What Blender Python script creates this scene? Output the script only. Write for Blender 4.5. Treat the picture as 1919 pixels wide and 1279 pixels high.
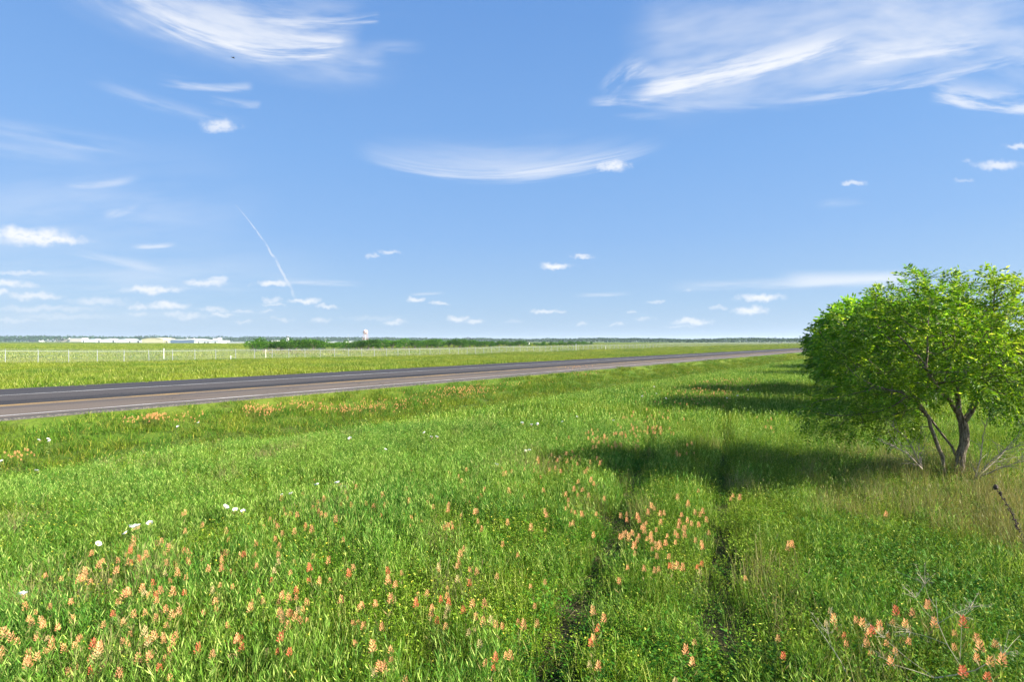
import bpy, math, random
import numpy as np
from mathutils import Vector, Matrix, Euler
rng = np.random.default_rng(7)
random.seed(7)
for o in list(bpy.data.objects):
    bpy.data.objects.remove(o)
sc = bpy.context.scene
COL = sc.collection
PI = math.pi
R = math.radians

# ------------------------------------------------------------------ camera
CAM_Z, FPX = 2.6, 1000.0
cd = bpy.data.cameras.new('camera')
cd.sensor_width = 36.0
cd.lens = 36.0 * FPX / 1919.0
cd.clip_start, cd.clip_end = 0.05, 20000
cam = bpy.data.objects.new('camera', cd)
cam.location = (0, 0, CAM_Z)
cam.rotation_euler = (R(90), 0, 0)
COL.objects.link(cam)
sc.camera = cam

# ------------------------------------------------------------------ light
SUN_AZ, SUN_EL = R(104.0), R(29.0)          # clockwise from +Y
sdir = Vector((math.sin(SUN_AZ) * math.cos(SUN_EL), math.cos(SUN_AZ) * math.cos(SUN_EL), math.sin(SUN_EL)))
sl = bpy.data.lights.new('sun', 'SUN')
sl.energy, sl.angle, sl.color = 5.0, R(0.53), (1.0, 0.93, 0.82)
sun = bpy.data.objects.new('sun', sl)
sun.rotation_euler = (-sdir).to_track_quat('-Z', 'Y').to_euler()
sun.location = (30, -10, 40)
COL.objects.link(sun)
sc.view_settings.view_transform = 'Standard'
sc.view_settings.look = 'None'
sc.view_settings.gamma = 1.0
sc.view_settings.exposure = 1.8
sc.cycles.max_bounces = 6
sc.cycles.diffuse_bounces = 3
sc.cycles.glossy_bounces = 2
sc.cycles.transmission_bounces = 4
sc.cycles.transparent_max_bounces = 12
sc.cycles.volume_bounces = 0
sc.cycles.use_denoising = True
sc.cycles.denoiser = 'OPENIMAGEDENOISE'
sc.cycles.denoising_input_passes = 'RGB_ALBEDO_NORMAL'
sc.cycles.denoising_prefilter = 'ACCURATE'
sc.cycles.sample_clamp_indirect = 6.0


# ------------------------------------------------------------------ node helper
class G:
    """small expression writer for shader node trees"""
    def __init__(s, nt):
        s.nt = nt
        nt.nodes.clear()

    def n(s, t, **kw):
        o = s.nt.nodes.new(t)
        for k, v in kw.items():
            setattr(o, k, v)
        return o

    def put(s, sock, v):
        if v is None:
            return
        if hasattr(v, 'is_output'):
            s.nt.links.new(v, sock)
        else:
            if isinstance(v, (tuple, list)) and sock.type == 'RGBA' and len(v) == 3:
                v = (*v, 1)
            sock.default_value = v

    def m(s, op, a, b=None, c=None, clamp=False):
        o = s.n('ShaderNodeMath', operation=op)
        o.use_clamp = clamp
        for i, v in enumerate((a, b, c)):
            s.put(o.inputs[i], v)
        return o.outputs[0]

    def vm(s, op, a, b=None, c=None):
        o = s.n('ShaderNodeVectorMath', operation=op)
        for i, v in enumerate((a, b, c)):
            s.put(o.inputs[i], v)
        return o.outputs['Value'] if op in ('LENGTH', 'DOT_PRODUCT', 'DISTANCE') else o.outputs[0]

    def ss(s, v, a, b, lo=0.0, hi=1.0, kind='SMOOTHSTEP'):
        o = s.n('ShaderNodeMapRange', interpolation_type=kind)
        for i, x in enumerate((v, a, b, lo, hi)):
            s.put(o.inputs[i], x)
        return o.outputs[0]

    def noise(s, vec, scale, detail=3.0, rough=0.5, dist=0.0, dim='3D', color=False):
        o = s.n('ShaderNodeTexNoise', noise_dimensions=dim)
        s.put(o.inputs['Vector'], vec)
        o.inputs['Scale'].default_value = scale
        o.inputs['Detail'].default_value = detail
        o.inputs['Roughness'].default_value = rough
        o.inputs['Distortion'].default_value = dist
        return o.outputs['Color' if color else 'Fac']

    def mix(s, f, a, b):
        o = s.n('ShaderNodeMix', data_type='RGBA')
        s.put(o.inputs['Factor'], f)
        s.put(o.inputs[6], a)
        s.put(o.inputs[7], b)
        return o.outputs[2]

    def mapping(s, vec, loc=(0, 0, 0), rot=(0, 0, 0), scale=(1, 1, 1), kind='POINT'):
        o = s.n('ShaderNodeMapping', vector_type=kind)
        s.put(o.inputs['Vector'], vec)
        o.inputs['Location'].default_value = loc
        o.inputs['Rotation'].default_value = rot
        o.inputs['Scale'].default_value = scale
        return o.outputs[0]

    def comb(s, x, y, z):
        o = s.n('ShaderNodeCombineXYZ')
        for i, v in enumerate((x, y, z)):
            s.put(o.inputs[i], v)
        return o.outputs[0]

    def sep(s, v):
        o = s.n('ShaderNodeSeparateXYZ')
        s.put(o.inputs[0], v)
        return o.outputs


# ------------------------------------------------------------------ sky with clouds
world = bpy.data.worlds.new('World')
sc.world = world
world.use_nodes = True
g = G(world.node_tree)
sky = g.n('ShaderNodeTexSky', sky_type='NISHITA')
sky.sun_disc = False
sky.sun_elevation = SUN_EL
sky.sun_rotation = SUN_AZ
sky.altitude = 100
sky.air_density, sky.dust_density, sky.ozone_density = 1.0, 0.4, 2.0
dirv = g.n('ShaderNodeTexCoord').outputs['Generated']
dx, dy, dz = g.sep(dirv)
yy = g.m('MAXIMUM', dy, 0.02)
cx = g.m('DIVIDE', dx, yy)
cy = g.m('DIVIDE', dz, yy)
chart = g.comb(cx, cy, 0.0)                 # chart of the northern sky: tangent of bearing, tangent of height
front = g.ss(dy, 0.05, 0.25)


def K(px, py):
    return ((px - 959.5) / 1000.0, (639.5 - py) / 1000.0)


dens = None                                 # density gathered so far in the part of the sky being written
ITEMS = []                                  # (x0, y0, x1, y1 in the chart, builder)


def addD(d):
    global dens
    if dens is None:
        dens = d
    else:                                   # screen: 1-(1-a)(1-b)
        dens = g.m('SUBTRACT', 1.0, g.m('MULTIPLY', g.m('SUBTRACT', 1.0, dens), g.m('SUBTRACT', 1.0, d)))


def after(vec, done=None):
    """vec, but only available once the clouds so far are summed: keeps the shader's live values few"""
    done = dens if done is None else done
    return vec if done is None else g.vm('MULTIPLY_ADD', g.comb(done, done, 0), (1e-9, 1e-9, 0), vec)


def wisp(p0, p1, up, down, op, curv=0.0, fu=6.0, fv=30.0, seed=0.0, lo=0.35, hi=0.75, fl=0.35, fr=0.35, detail=4.0, warp=0.0, rough=.6, flat=None):
    """a streak of ice cloud from p0 to p1; up / down = soft width either side of its spine"""
    x0, y0 = K(*p0)
    x1, y1 = K(*p1)
    L = math.hypot(x1 - x0, y1 - y0) / 2
    a = math.atan2(y1 - y0, x1 - x0)

    def make():
        loc = g.mapping(after(chart), ((x0 + x1) / 2, (y0 + y1) / 2, 0), (0, 0, a), (L, 1, 1), 'TEXTURE')
        u, v, _ = g.sep(loc)
        v0 = v
        v = g.m('ADD', v, g.m('MULTIPLY', g.m('SUBTRACT', g.m('MULTIPLY', u, u), 1.0), -curv))   # curv > 0 : belly hangs down
        coord = g.comb(g.m('MULTIPLY_ADD', u, fu * L, seed * 7.3), g.m('MULTIPLY_ADD', v, fv, seed * 3.1), 0)
        nz = g.noise(coord, 1.0, detail, rough, warp, dim='2D')
        ends = g.m('MULTIPLY', g.ss(u, -1.0, -1.0 + 2 * fl), g.ss(u, 1.0, 1.0 - 2 * fr))
        # the feathered rims follow the streaks too, so that no rim is a clean curve
        vv = g.m('MULTIPLY_ADD', g.m('SUBTRACT', nz, .5), min((up + down) * .3, .022), v)
        body = g.m('MULTIPLY', g.ss(vv, -down, 0.0), g.ss(vv, up, 0.0) if flat is None else g.ss(v0, up, flat))
        addD(g.m('MULTIPLY', g.m('MULTIPLY', body, ends), g.ss(nz, lo, hi, 0.0, op)))
    ca, sa = math.cos(a), math.sin(a)
    pts = []
    for k in range(9):
        uu = -1 + k / 4
        for vv in (-down * 1.4 - .004, up * 1.4 + .004):
            v_ = vv + curv * (uu * uu - 1)
            pts.append(((x0 + x1) / 2 + uu * L * ca - v_ * sa, (y0 + y1) / 2 + uu * L * sa + v_ * ca))
    ITEMS.append((min(p[0] for p in pts), min(p[1] for p in pts), max(p[0] for p in pts), max(p[1] for p in pts), make))


# upper left sweep
wisp((120, -60), (680, 92), .13, .06, .70, .040, 4, 20, 1.3, .30, .78, .25, .12, 5)
wisp((230, -10), (650, 90), .035, .030, .80, .042, 5, 70, 2.1, .34, .70, .3, .10, 5)
wisp((60, -80), (790, 120), .16, .07, .42, .055, 2.5, 10, 3.7, .28, .8, .3, .3)
wisp((380, 24), (715, 36), .020, .012, .45, .012, 7, 90, 4.2, .35, .7, .5, .04)
wisp((480, 60), (650, 78), .012, .012, .55, .006, 7, 90, 4.4, .3, .65, .4, .1)
wisp((560, 90), (730, 112), .04, .06, .26, .01, 5, 24, 4.9, .3, .75, .3, .2)
wisp((670, 88), (810, 88), .020, .020, .24, .0, 5, 34, 5.2, .3, .75, .5, .5)
# upper right sheet
wisp((1170, 185), (2050, 20), .30, .05, .46, .02, 2.5, 10, 6.1, .25, .80, .12, .2)
wisp((1190, 80), (1850, -60), .13, .20, .40, .0, 2.5, 7, 6.6, .25, .85, .10, .3)
wisp((1170, 178), (1640, 62), .060, .030, .85, .012, 5, 36, 7.4, .28, .62, .15, .25, 5)
wisp((1200, 160), (1600, 72), .018, .016, .60, .010, 5, 90, 7.9, .35, .65, .25, .25, 5)
wisp((1130, 192), (1235, 118), .045, .022, .62, -.010, 10, 40, 8.3, .35, .70, .3, .35, 5)
wisp((1095, 192), (1260, 186), .016, .010, .60, .0, 9, 60, 8.8, .3, .65, .3, .5)
wisp((1130, 188), (1520, 196), .045, .012, .34, .010, 5, 40, 9.2, .3, .75, .2, .4)
wisp((1540, 112), (1880, 80), .050, .018, .60, .006, 7, 45, 10.1, .32, .70, .25, .25, 5)
wisp((1380, 200), (1990, 95), .040, .012, .50, .016, 6, 60, 11.3, .32, .72, .35, .2, 5)
wisp((1735, 176), (2060, 196), .055, .018, .70, .012, 7, 38, 12.6, .32, .70, .12, .1, 5)
wisp((1520, 20), (2040, 120), .13, .09, .40, .0, 4, 14, 13.3, .3, .8, .3, .1)
# boat shaped veil in the middle
wisp((650, 286), (1270, 262), .040, .012, .40, .058, 2.6, 22, 14.2, .22, .82, .10, .35, 5, flat=-.045)
wisp((680, 303), (1262, 268), .036, .010, .34, .050, 3.0, 110, 15.1, .36, .66, .25, .25, 6, rough=.68)
wisp((850, 332), (1250, 272), .018, .009, .42, .012, 3.0, 130, 15.6, .36, .66, .3, .3, 6, rough=.68)
# streaks in the left half
wisp((285, 146), (478, 164), .018, .012, .42, .007, 7, 60, 16.0, .32, .72, .35, .10, 5)
wisp((380, 182), (492, 198), .014, .009, .36, .004, 7, 60, 17.0, .32, .72, .35, .10, 5)
wisp((150, 140), (480, 235), .02, .02, .22, .01, 5, 40, 17.8, .3, .7)
wisp((-120, 228), (300, 292), .035, .02, .34, .0, 3, 30, 18.5, .25, .75)
wisp((-100, 270), (200, 300), .03, .02, .25, .0, 3, 30, 19.1, .25, .75)
wisp((110, 345), (270, 330), .012, .012, .35, .006, 6, 50, 20.2, .3, .7)
wisp((190, 406), (268, 382), .016, .012, .45, .003, 8, 50, 21.4, .32, .72, .3, .4, 5)
wisp((-300, 430), (560, 380), .16, .10, .28, .0, 2, 10, 22.2, .2, .8)
wisp((-400, 560), (700, 540), .12, .09, .38, .0, 2, 16, 23.1, .25, .8)
wisp((240, 462), (335, 457), .008, .006, .5, .003, 9, 60, 24.0, .3, .6)
wisp((110, 470), (330, 510), .015, .012, .3, .0, 5, 50, 25.0, .3, .7)
wisp((470, 525), (700, 533), .008, .008, .38, .0, 7, 70, 26.0, .3, .7)
# low bands at the right and along the horizon
wisp((1230, 538), (1720, 520), .018, .014, .40, .004, 4, 40, 27.0, .25, .65, .3, .15)
wisp((1440, 522), (1720, 520), .020, .024, .42, .0, 4, 25, 28.0, .2, .6, .3, .15)
wisp((1060, 553), (1190, 549), .006, .005, .35, .002, 7, 70, 29.0, .3, .7)
wisp((1840, 520), (1990, 530), .02, .02, .35, .0, 4, 40, 30.0, .3, .7)
wisp((1520, 385), (1640, 372), .012, .012, .22, .0, 5, 40, 31.0, .3, .7)
wisp((760, 553), (840, 548), .004, .004, .35, .0, 7, 90, 32.0, .3, .7)
wisp((1140, 222), (1260, 215), .012, .010, .22, .0, 7, 60, 33.0, .3, .7)
# contrail, narrow at its head and ragged at its tail
def contrail():
    x0, y0 = K(440, 382)
    x1, y1 = K(548, 548)
    Lc = math.hypot(x1 - x0, y1 - y0)
    loc = g.mapping(after(chart), (x0, y0, 0), (0, 0, math.atan2(y1 - y0, x1 - x0)), (Lc, 1, 1), 'TEXTURE')
    u, v, _ = g.sep(loc)
    nzc = g.noise(g.comb(g.m('MULTIPLY', u, 9.0), g.m('MULTIPLY', v, 60.0), 0), 1.0, 4.0, dim='2D')
    v = g.m('ADD', v, g.m('MULTIPLY', g.m('SUBTRACT', nzc, .5), g.m('MULTIPLY', u, .010)))
    v = g.m('ADD', v, g.m('MULTIPLY', g.m('MULTIPLY', u, g.m('SUBTRACT', u, 1.0)), .030))
    wd = g.ss(u, 0.0, 1.0, .0007, .0048, 'LINEAR')
    dd = g.ss(g.m('DIVIDE', g.m('ABSOLUTE', v), wd), 1.0, 0.2)
    dd = g.m('MULTIPLY', dd, g.m('MULTIPLY', g.ss(u, 0.0, .03), g.ss(u, 1.1, .95)))
    addD(g.m('MULTIPLY', dd, g.ss(nzc, .3, .6, .10, .45)))


kx, ky = K(430, 570)
kX, kY = K(575, 375)
ITEMS.append((kx, ky, kX, kY, contrail))
# small fair weather clouds: (px, py, half width, half height, weight)
puffs = [(62, 440, 78, 17, 1.), (25, 434, 40, 14, 1.), (110, 448, 60, 9, 1.), (40, 510, 60, 4, .5), (12, 529, 36, 8, .8), (52, 534, 26, 5, .5),
         (0, 548, 16, 6, .7), (66, 553, 60, 7, .7), (185, 563, 62, 9, .5), (90, 578, 120, 6, .35), (120, 592, 90, 5, .25), (286, 541, 62, 8, .9),
         (385, 528, 42, 8, .75), (408, 522, 22, 6, .6), (508, 530, 34, 7, .85), (262, 573, 18, 7, .6), (314, 571, 42, 8, .85), (398, 579, 30, 5, .55),
         (412, 589, 26, 5, .6), (355, 592, 30, 5, .5), (330, 588, 20, 5, .4), (455, 582, 22, 3, .4), (500, 583, 18, 3, .4), (512, 562, 18, 5, .55),
         (514, 570, 22, 3, .5), (574, 563, 36, 6, .85), (614, 574, 20, 4, .7), (530, 598, 24, 4, .4), (600, 600, 24, 5, .45), (455, 604, 20, 3, .4),
         (260, 588, 18, 4, .35), (692, 477, 13, 5, .5), (728, 472, 22, 4, .6), (1043, 497, 34, 7, 1.), (1092, 479, 24, 4, .75), (776, 561, 22, 4, .8),
         (828, 568, 16, 4, .7), (742, 603, 24, 4, .6), (852, 597, 24, 5, .75), (890, 603, 24, 4, .65), (1024, 582, 26, 5, .75), (1048, 584, 14, 3, .5),
         (1092, 607, 10, 3, .45), (1160, 609, 18, 3, .45), (1186, 582, 12, 3, .45), (1234, 565, 20, 3, .55), (1206, 597, 16, 4, .4), (1298, 601, 36, 6, .75),
         (1424, 556, 46, 8, .9), (1406, 580, 36, 8, .85), (1346, 575, 16, 4, .4), (1554, 595, 18, 5, .6), (1870, 307, 46, 10, .8), (1908, 272, 30, 6, .7),
         (1600, 342, 26, 5, .65), (1812, 303, 14, 4, .3), (1806, 335, 22, 4, .3), (410, 232, 36, 14, .75), (1150, 308, 28, 11, .9), (700, 595, 60, 4, .2),
         (960, 602, 20, 3, .2), (1270, 612, 30, 3, .3), (20, 600, 60, 4, .3), (1290, 545, 12, 4, .3)]

def make_puffs(sel):
    """heaped clouds whose rims are broken by one shared noise"""
    chart2 = after(chart)
    wv = g.vm('SUBTRACT', g.noise(chart2, 34.0, 5.0, .62, color=True, dim='2D'), (.5, .5, .5))
    bent = g.vm('MULTIPLY_ADD', wv, (.050, .022, 0), chart2)
    best = None
    for i, (px, py, rx, ry, w) in enumerate(sel):
        if i % 6 == 5:
            bent = after(bent, best)
        kx, ky = K(px, py + ry * .25)
        sxx, syy = 1000.0 / (rx * 1.25), 1000.0 / (ry * 1.35)
        q = g.vm('LENGTH', g.vm('MULTIPLY_ADD', bent, (sxx, syy, 0), (-kx * sxx, -ky * syy, 0)))
        val = g.ss(q, 1.0, .15, 0.0, w * .92)
        best = val if best is None else g.m('MAXIMUM', best, val)
    soft = g.noise(g.vm('MULTIPLY', after(chart, best), (1, 2.2, 1)), 70.0, 3.0, .6, dim='2D')
    addD(g.m('MULTIPLY', best, g.ss(soft, .22, .5, .55, 1.0)))


# the blue air itself: deep overhead, milky towards the horizon (the sky texture, evened out by a ramp over height)
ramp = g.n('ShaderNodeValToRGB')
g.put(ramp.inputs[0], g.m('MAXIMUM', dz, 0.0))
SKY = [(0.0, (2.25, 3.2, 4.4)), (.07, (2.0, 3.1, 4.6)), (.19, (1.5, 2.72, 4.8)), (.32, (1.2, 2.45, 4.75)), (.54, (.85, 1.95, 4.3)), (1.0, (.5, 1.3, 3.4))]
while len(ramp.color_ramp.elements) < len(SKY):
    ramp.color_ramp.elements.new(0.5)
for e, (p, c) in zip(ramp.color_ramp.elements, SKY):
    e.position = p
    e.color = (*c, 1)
clear = g.mix(g.ss(dy, .25, -.35, .06, .8), ramp.outputs[0], g.vm('MULTIPLY', sky.outputs[0], (2.0, 2.0, 2.0)))  # behind the camera the sky is brightened to add fill light to shadows


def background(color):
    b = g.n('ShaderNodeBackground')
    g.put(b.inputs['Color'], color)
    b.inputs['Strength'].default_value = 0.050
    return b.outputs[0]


def region(x0, y0, x1, y1):
    """the clouds that reach into one stretch of the sky (only that stretch's nodes are evaluated there)"""
    global dens, g, chart
    dens = None
    g_, chart_ = g, chart
    ng = bpy.data.node_groups.new('sky_stretch', 'ShaderNodeTree')
    for nm, ty in (('chart', 'NodeSocketVector'), ('clear', 'NodeSocketColor'), ('front', 'NodeSocketFloat')):
        ng.interface.new_socket(nm, in_out='INPUT', socket_type=ty)
    ng.interface.new_socket('air', in_out='OUTPUT', socket_type='NodeSocketShader')
    g = G(ng)
    gi = g.n('NodeGroupInput')
    chart = gi.outputs[0]
    kx0, ky1 = K(x0, y0)
    kx1, ky0 = K(x1, y1)
    for (ax, ay, bx, by, f) in ITEMS:
        if ax < kx1 and bx > kx0 and ay < ky1 and by > ky0:
            f()
    sel = [p for p in puffs if p[0] + p[2] * 1.25 + 28 > x0 and p[0] - p[2] * 1.25 - 28 < x1 and p[1] + p[3] * 1.7 + 14 > y0 and p[1] - p[3] * 1.4 - 14 < y1]
    if sel:
        make_puffs(sel)
    sky_c = gi.outputs[1]
    if dens is not None:
        sky_c = g.mix(g.m('MULTIPLY', dens, gi.outputs[2], clamp=True), sky_c, (5.75, 5.85, 6.0))
    g.put(g.n('NodeGroupOutput').inputs[0], background(sky_c))
    g, chart = g_, chart_
    o = g.n('ShaderNodeGroup')
    o.node_tree = ng
    for i, v in enumerate((chart, clear, front)):
        g.put(o.inputs[i], v)
    return o.outputs[0]


def split(test, a, b):                      # a where test is 1
    o = g.n('ShaderNodeMixShader')
    g.put(o.inputs[0], test)
    g.put(o.inputs[1], b)
    g.put(o.inputs[2], a)
    return o.outputs[0]


def left_of(px):
    return g.m('LESS_THAN', cx, K(px, 0)[0])


def above(py):
    return g.m('GREATER_THAN', cy, K(0, py)[1])


BIG = 4000
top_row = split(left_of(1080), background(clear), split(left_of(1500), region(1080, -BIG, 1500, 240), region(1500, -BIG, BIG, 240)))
row2 = split(left_of(560), region(-BIG, 130, 560, 380), region(560, 130, BIG, 380))
row3 = split(left_of(350), region(-BIG, 380, 350, 530), split(left_of(760), region(350, 380, 760, 530), region(760, 380, BIG, 530)))
row4 = split(left_of(350), region(-BIG, 530, 350, 645), split(left_of(640), region(350, 530, 640, 645), split(left_of(1100), region(640, 530, 1100, 645), region(1100, 530, BIG, 645))))
upper = split(left_of(900), split(above(130), region(-BIG, -BIG, 900, 130), row2), split(above(240), top_row, row2))
lower = split(above(530), row3, row4)
whole = split(above(380), upper, lower)
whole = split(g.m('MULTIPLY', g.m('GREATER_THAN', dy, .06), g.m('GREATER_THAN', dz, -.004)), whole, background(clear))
out = g.n('ShaderNodeOutputWorld')
g.put(out.inputs['Surface'], whole)
world.cycles.sampling_method = 'MANUAL'
world.cycles.sample_map_resolution = 512


# ------------------------------------------------------------------ helpers
def tag(o, label=None, cat=None, group=None, kind=None):
    for k, v in (('label', label), ('category', cat), ('group', group), ('kind', kind)):
        if v:
            o[k] = v
    return o


def empty(name, loc, rz=0.0):
    o = bpy.data.objects.new(name, None)
    o.empty_display_size = .2
    o.location = loc
    o.rotation_euler = (0, 0, rz)
    COL.objects.link(o)
    return o


def link(name, me, parent=None, col=None):
    o = bpy.data.objects.new(name, me)
    (col or COL).objects.link(o)
    if parent:
        o.parent = parent
    return o


def mesh_np(name, V, faces, mats, midx=None, smooth=False, attr=None):
    """faces: list of int arrays (n,k); midx: list of material indices, one per array"""
    me = bpy.data.meshes.new(name)
    V = np.asarray(V, np.float32)
    faces = [np.asarray(f, np.int32) for f in faces if len(f)]
    tot = np.concatenate([np.full(len(f), f.shape[1], np.int32) for f in faces])
    loops = np.concatenate([f.ravel() for f in faces])
    start = np.concatenate([[0], np.cumsum(tot)[:-1]]).astype(np.int32)
    me.vertices.add(len(V))
    me.vertices.foreach_set('co', V.ravel())
    me.loops.add(len(loops))
    me.loops.foreach_set('vertex_index', loops)
    me.polygons.add(len(tot))
    me.polygons.foreach_set('loop_start', start)
    me.polygons.foreach_set('loop_total', tot)
    for m_ in (mats if isinstance(mats, (list, tuple)) else [mats]):
        me.materials.append(m_)
    if midx is not None:
        me.polygons.foreach_set('material_index', np.concatenate([np.full(len(f), i, np.int32) for f, i in zip(faces, midx)]))
    if smooth:
        me.polygons.foreach_set('use_smooth', np.ones(len(tot), bool))
    if attr is not None:
        a_ = me.attributes.new('rnd', 'FLOAT', 'POINT')
        a_.data.foreach_set('value', np.asarray(attr, np.float32))
    me.update(calc_edges=True)
    return me


class MB:
    """collects boxes, tubes, prisms and lathes for ONE mesh"""
    def __init__(s):
        s.v, s.f, s.m = [], [], []

    def add(s, v, f, mi=0):
        b = len(s.v)
        s.v += [tuple(p) for p in v]
        s.f += [tuple(i + b for i in q) for q in f]
        s.m += [mi] * len(f)

    def box(s, x0, y0, z0, x1, y1, z1, mi=0):
        v = [(x, y, z) for z in (z0, z1) for y in (y0, y1) for x in (x0, x1)]
        s.add(v, [(0, 2, 3, 1), (4, 5, 7, 6), (0, 1, 5, 4), (2, 6, 7, 3), (0, 4, 6, 2), (1, 3, 7, 5)], mi)

    def tube(s, pts, radii, n=6, mi=0, caps=True):
        pts = [Vector(p) for p in pts]
        if not hasattr(radii, '__len__'):
            radii = [radii] * len(pts)
        rings, ref = [], None
        for i, p in enumerate(pts):
            d = (pts[min(i + 1, len(pts) - 1)] - pts[max(i - 1, 0)]).normalized()
            if ref is None:
                ref = Vector((1, 0, 0)) if abs(d.x) < .8 else Vector((0, 1, 0))
            a = (ref - d * ref.dot(d)).normalized()
            ref = a
            b = d.cross(a)
            rings.append([p + (a * math.cos(2 * PI * k / n) + b * math.sin(2 * PI * k / n)) * radii[i] for k in range(n)])
        v = [q for r_ in rings for q in r_]
        f = [(i * n + k, i * n + (k + 1) % n, (i + 1) * n + (k + 1) % n, (i + 1) * n + k) for i in range(len(pts) - 1) for k in range(n)]
        if caps:
            f += [tuple(range(n))[::-1], tuple((len(pts) - 1) * n + k for k in range(n))]
        s.add(v, f, mi)

    def prism(s, poly, y0, y1, mi=0):           # (x, z) outline pushed along y
        n = len(poly)
        v = [(x, y0, z) for x, z in poly] + [(x, y1, z) for x, z in poly]
        f = [tuple(range(n)), tuple(range(2 * n - 1, n - 1, -1))] + [(k, k + n, (k + 1) % n + n, (k + 1) % n) for k in range(n)]
        s.add(v, f, mi)

    def lathe(s, prof, n=16, mi=0, loc=(0, 0, 0)):
        v, f = [], []
        for r_, z in prof:
            v += [(loc[0] + r_ * math.cos(2 * PI * k / n), loc[1] + r_ * math.sin(2 * PI * k / n), loc[2] + z) for k in range(n)]
        for i in range(len(prof) - 1):
            f += [(i * n + k, i * n + (k + 1) % n, (i + 1) * n + (k + 1) % n, (i + 1) * n + k) for k in range(n)]
        s.add(v, f, mi)

    def mesh(s, name, mats, smooth=False):
        me = bpy.data.meshes.new(name)
        me.from_pydata(s.v, [], s.f)
        for m_ in (mats if isinstance(mats, (list, tuple)) else [mats]):
            me.materials.append(m_)
        me.polygons.foreach_set('material_index', s.m)
        if smooth:
            me.polygons.foreach_set('use_smooth', [True] * len(s.f))
        me.update()
        return me

    def build(s, name, mats, parent=None, smooth=False):
        return link(name, s.mesh(name, mats, smooth), parent)


def new_mat(name):
    m_ = bpy.data.materials.new(name)
    m_.use_nodes = True
    return m_, G(m_.node_tree)


def finish(g_, shader):
    o = g_.n('ShaderNodeOutputMaterial')
    g_.put(o.inputs['Surface'], shader)


def principled(g_, color, rough=.6, spec=.4, metal=0.0, normal=None):
    b = g_.n('ShaderNodeBsdfPrincipled')
    g_.put(b.inputs['Base Color'], color)
    g_.put(b.inputs['Roughness'], rough)
    g_.put(b.inputs['Specular IOR Level'], spec)
    g_.put(b.inputs['Metallic'], metal)
    if normal is not None:
        g_.put(b.inputs['Normal'], normal)
    return b.outputs[0]


def plain(name, col, rough=.6, var=.12, scale=3.0, metal=0.0, spec=.4):
    """a paint, metal or bark whose colour wanders a little over the surface"""
    m_, g_ = new_mat(name)
    p = g_.n('ShaderNodeTexCoord').outputs['Object']
    nz = g_.noise(p, scale, 4.0, .6)
    lo = tuple(c * (1 - var) for c in col)
    hi = tuple(min(1, c * (1 + var)) for c in col)
    finish(g_, principled(g_, g_.mix(g_.ss(nz, .3, .7), lo, hi), rough, spec, metal))
    return m_


def leafy(name, ca, cb, cc=None, wide=.25, fine=2.0, trans=.35, rough=.6, spec=.12, vary=.28, hue=.25):
    """thin plant tissue: colour differs from patch to patch, plant to plant and blade to blade"""
    m_, g_ = new_mat(name)
    pos = g_.n('ShaderNodeNewGeometry').outputs['Position']
    nz = g_.m('ADD', g_.m('MULTIPLY', g_.noise(pos, wide, 3.0, .55), .6), g_.m('MULTIPLY', g_.noise(pos, fine, 2.0, .5), .4))
    c = g_.mix(g_.ss(nz, .36, .64), ca, cb)
    at = g_.n('ShaderNodeAttribute', attribute_type='GEOMETRY', attribute_name='rnd').outputs['Fac']
    if cc is not None:
        c = g_.mix(g_.ss(at, 1 - hue, 1.0), c, cc)
    rnd = g_.n('ShaderNodeObjectInfo').outputs['Random']
    f_ = g_.m('MULTIPLY', g_.ss(rnd, 0, 1, .80, 1.20, 'LINEAR'), g_.ss(at, 0, 1, 1 - vary, 1 + vary, 'LINEAR'))
    c = g_.vm('MULTIPLY', c, g_.comb(f_, f_, f_))
    b = principled(g_, c, rough, spec)
    t = g_.n('ShaderNodeBsdfTranslucent')
    g_.put(t.inputs['Color'], g_.vm('MULTIPLY', c, (1.25, 1.2, .6)))
    mx = g_.n('ShaderNodeMixShader')
    mx.inputs[0].default_value = trans
    g_.put(mx.inputs[1], b)
    g_.put(mx.inputs[2], t.outputs[0])
    finish(g_, mx.outputs[0])
    return m_


TAB = rng.random((256, 256))


def vnoise(x, y, wl, seed=0):
    """smooth value noise in 0..1 with wavelength wl (numpy)"""
    x = np.asarray(x, float) / wl + seed * 17.31
    y = np.asarray(y, float) / wl + seed * 5.77
    xi, yi = np.floor(x).astype(int), np.floor(y).astype(int)
    fx, fy = x - xi, y - yi
    fx, fy = fx * fx * (3 - 2 * fx), fy * fy * (3 - 2 * fy)
    t = lambda i, j: TAB[i % 256, j % 256]
    return (t(xi, yi) * (1 - fx) + t(xi + 1, yi) * fx) * (1 - fy) + (t(xi, yi + 1) * (1 - fx) + t(xi + 1, yi + 1) * fx) * fy


def fbm(x, y, wl, seed=0):
    return vnoise(x, y, wl, seed) * .57 + vnoise(x, y, wl / 2.1, seed + 3) * .29 + vnoise(x, y, wl / 4.4, seed + 7) * .14


def sstep(x, a, b):
    t = np.clip((np.asarray(x, float) - a) / (b - a), 0, 1)
    return t * t * (3 - 2 * t)


# ------------------------------------------------------------------ lie of the land
TH = R(38.3)                                # the road runs this far to the right of +Y
UX, UY = math.sin(TH), math.cos(TH)


def to_sd(x, y):
    return x * UX + y * UY, -x * UY + y * UX


def to_xy(s, d):
    return s * UX - d * UY, s * UY + d * UX


ROAD0, ROAD1, ROAD_Z = 18.75, 30.3, 0.60


TRK = ((.86, 5.66, .340, 1.0), (2.24, 5.66, .395, .84))


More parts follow.
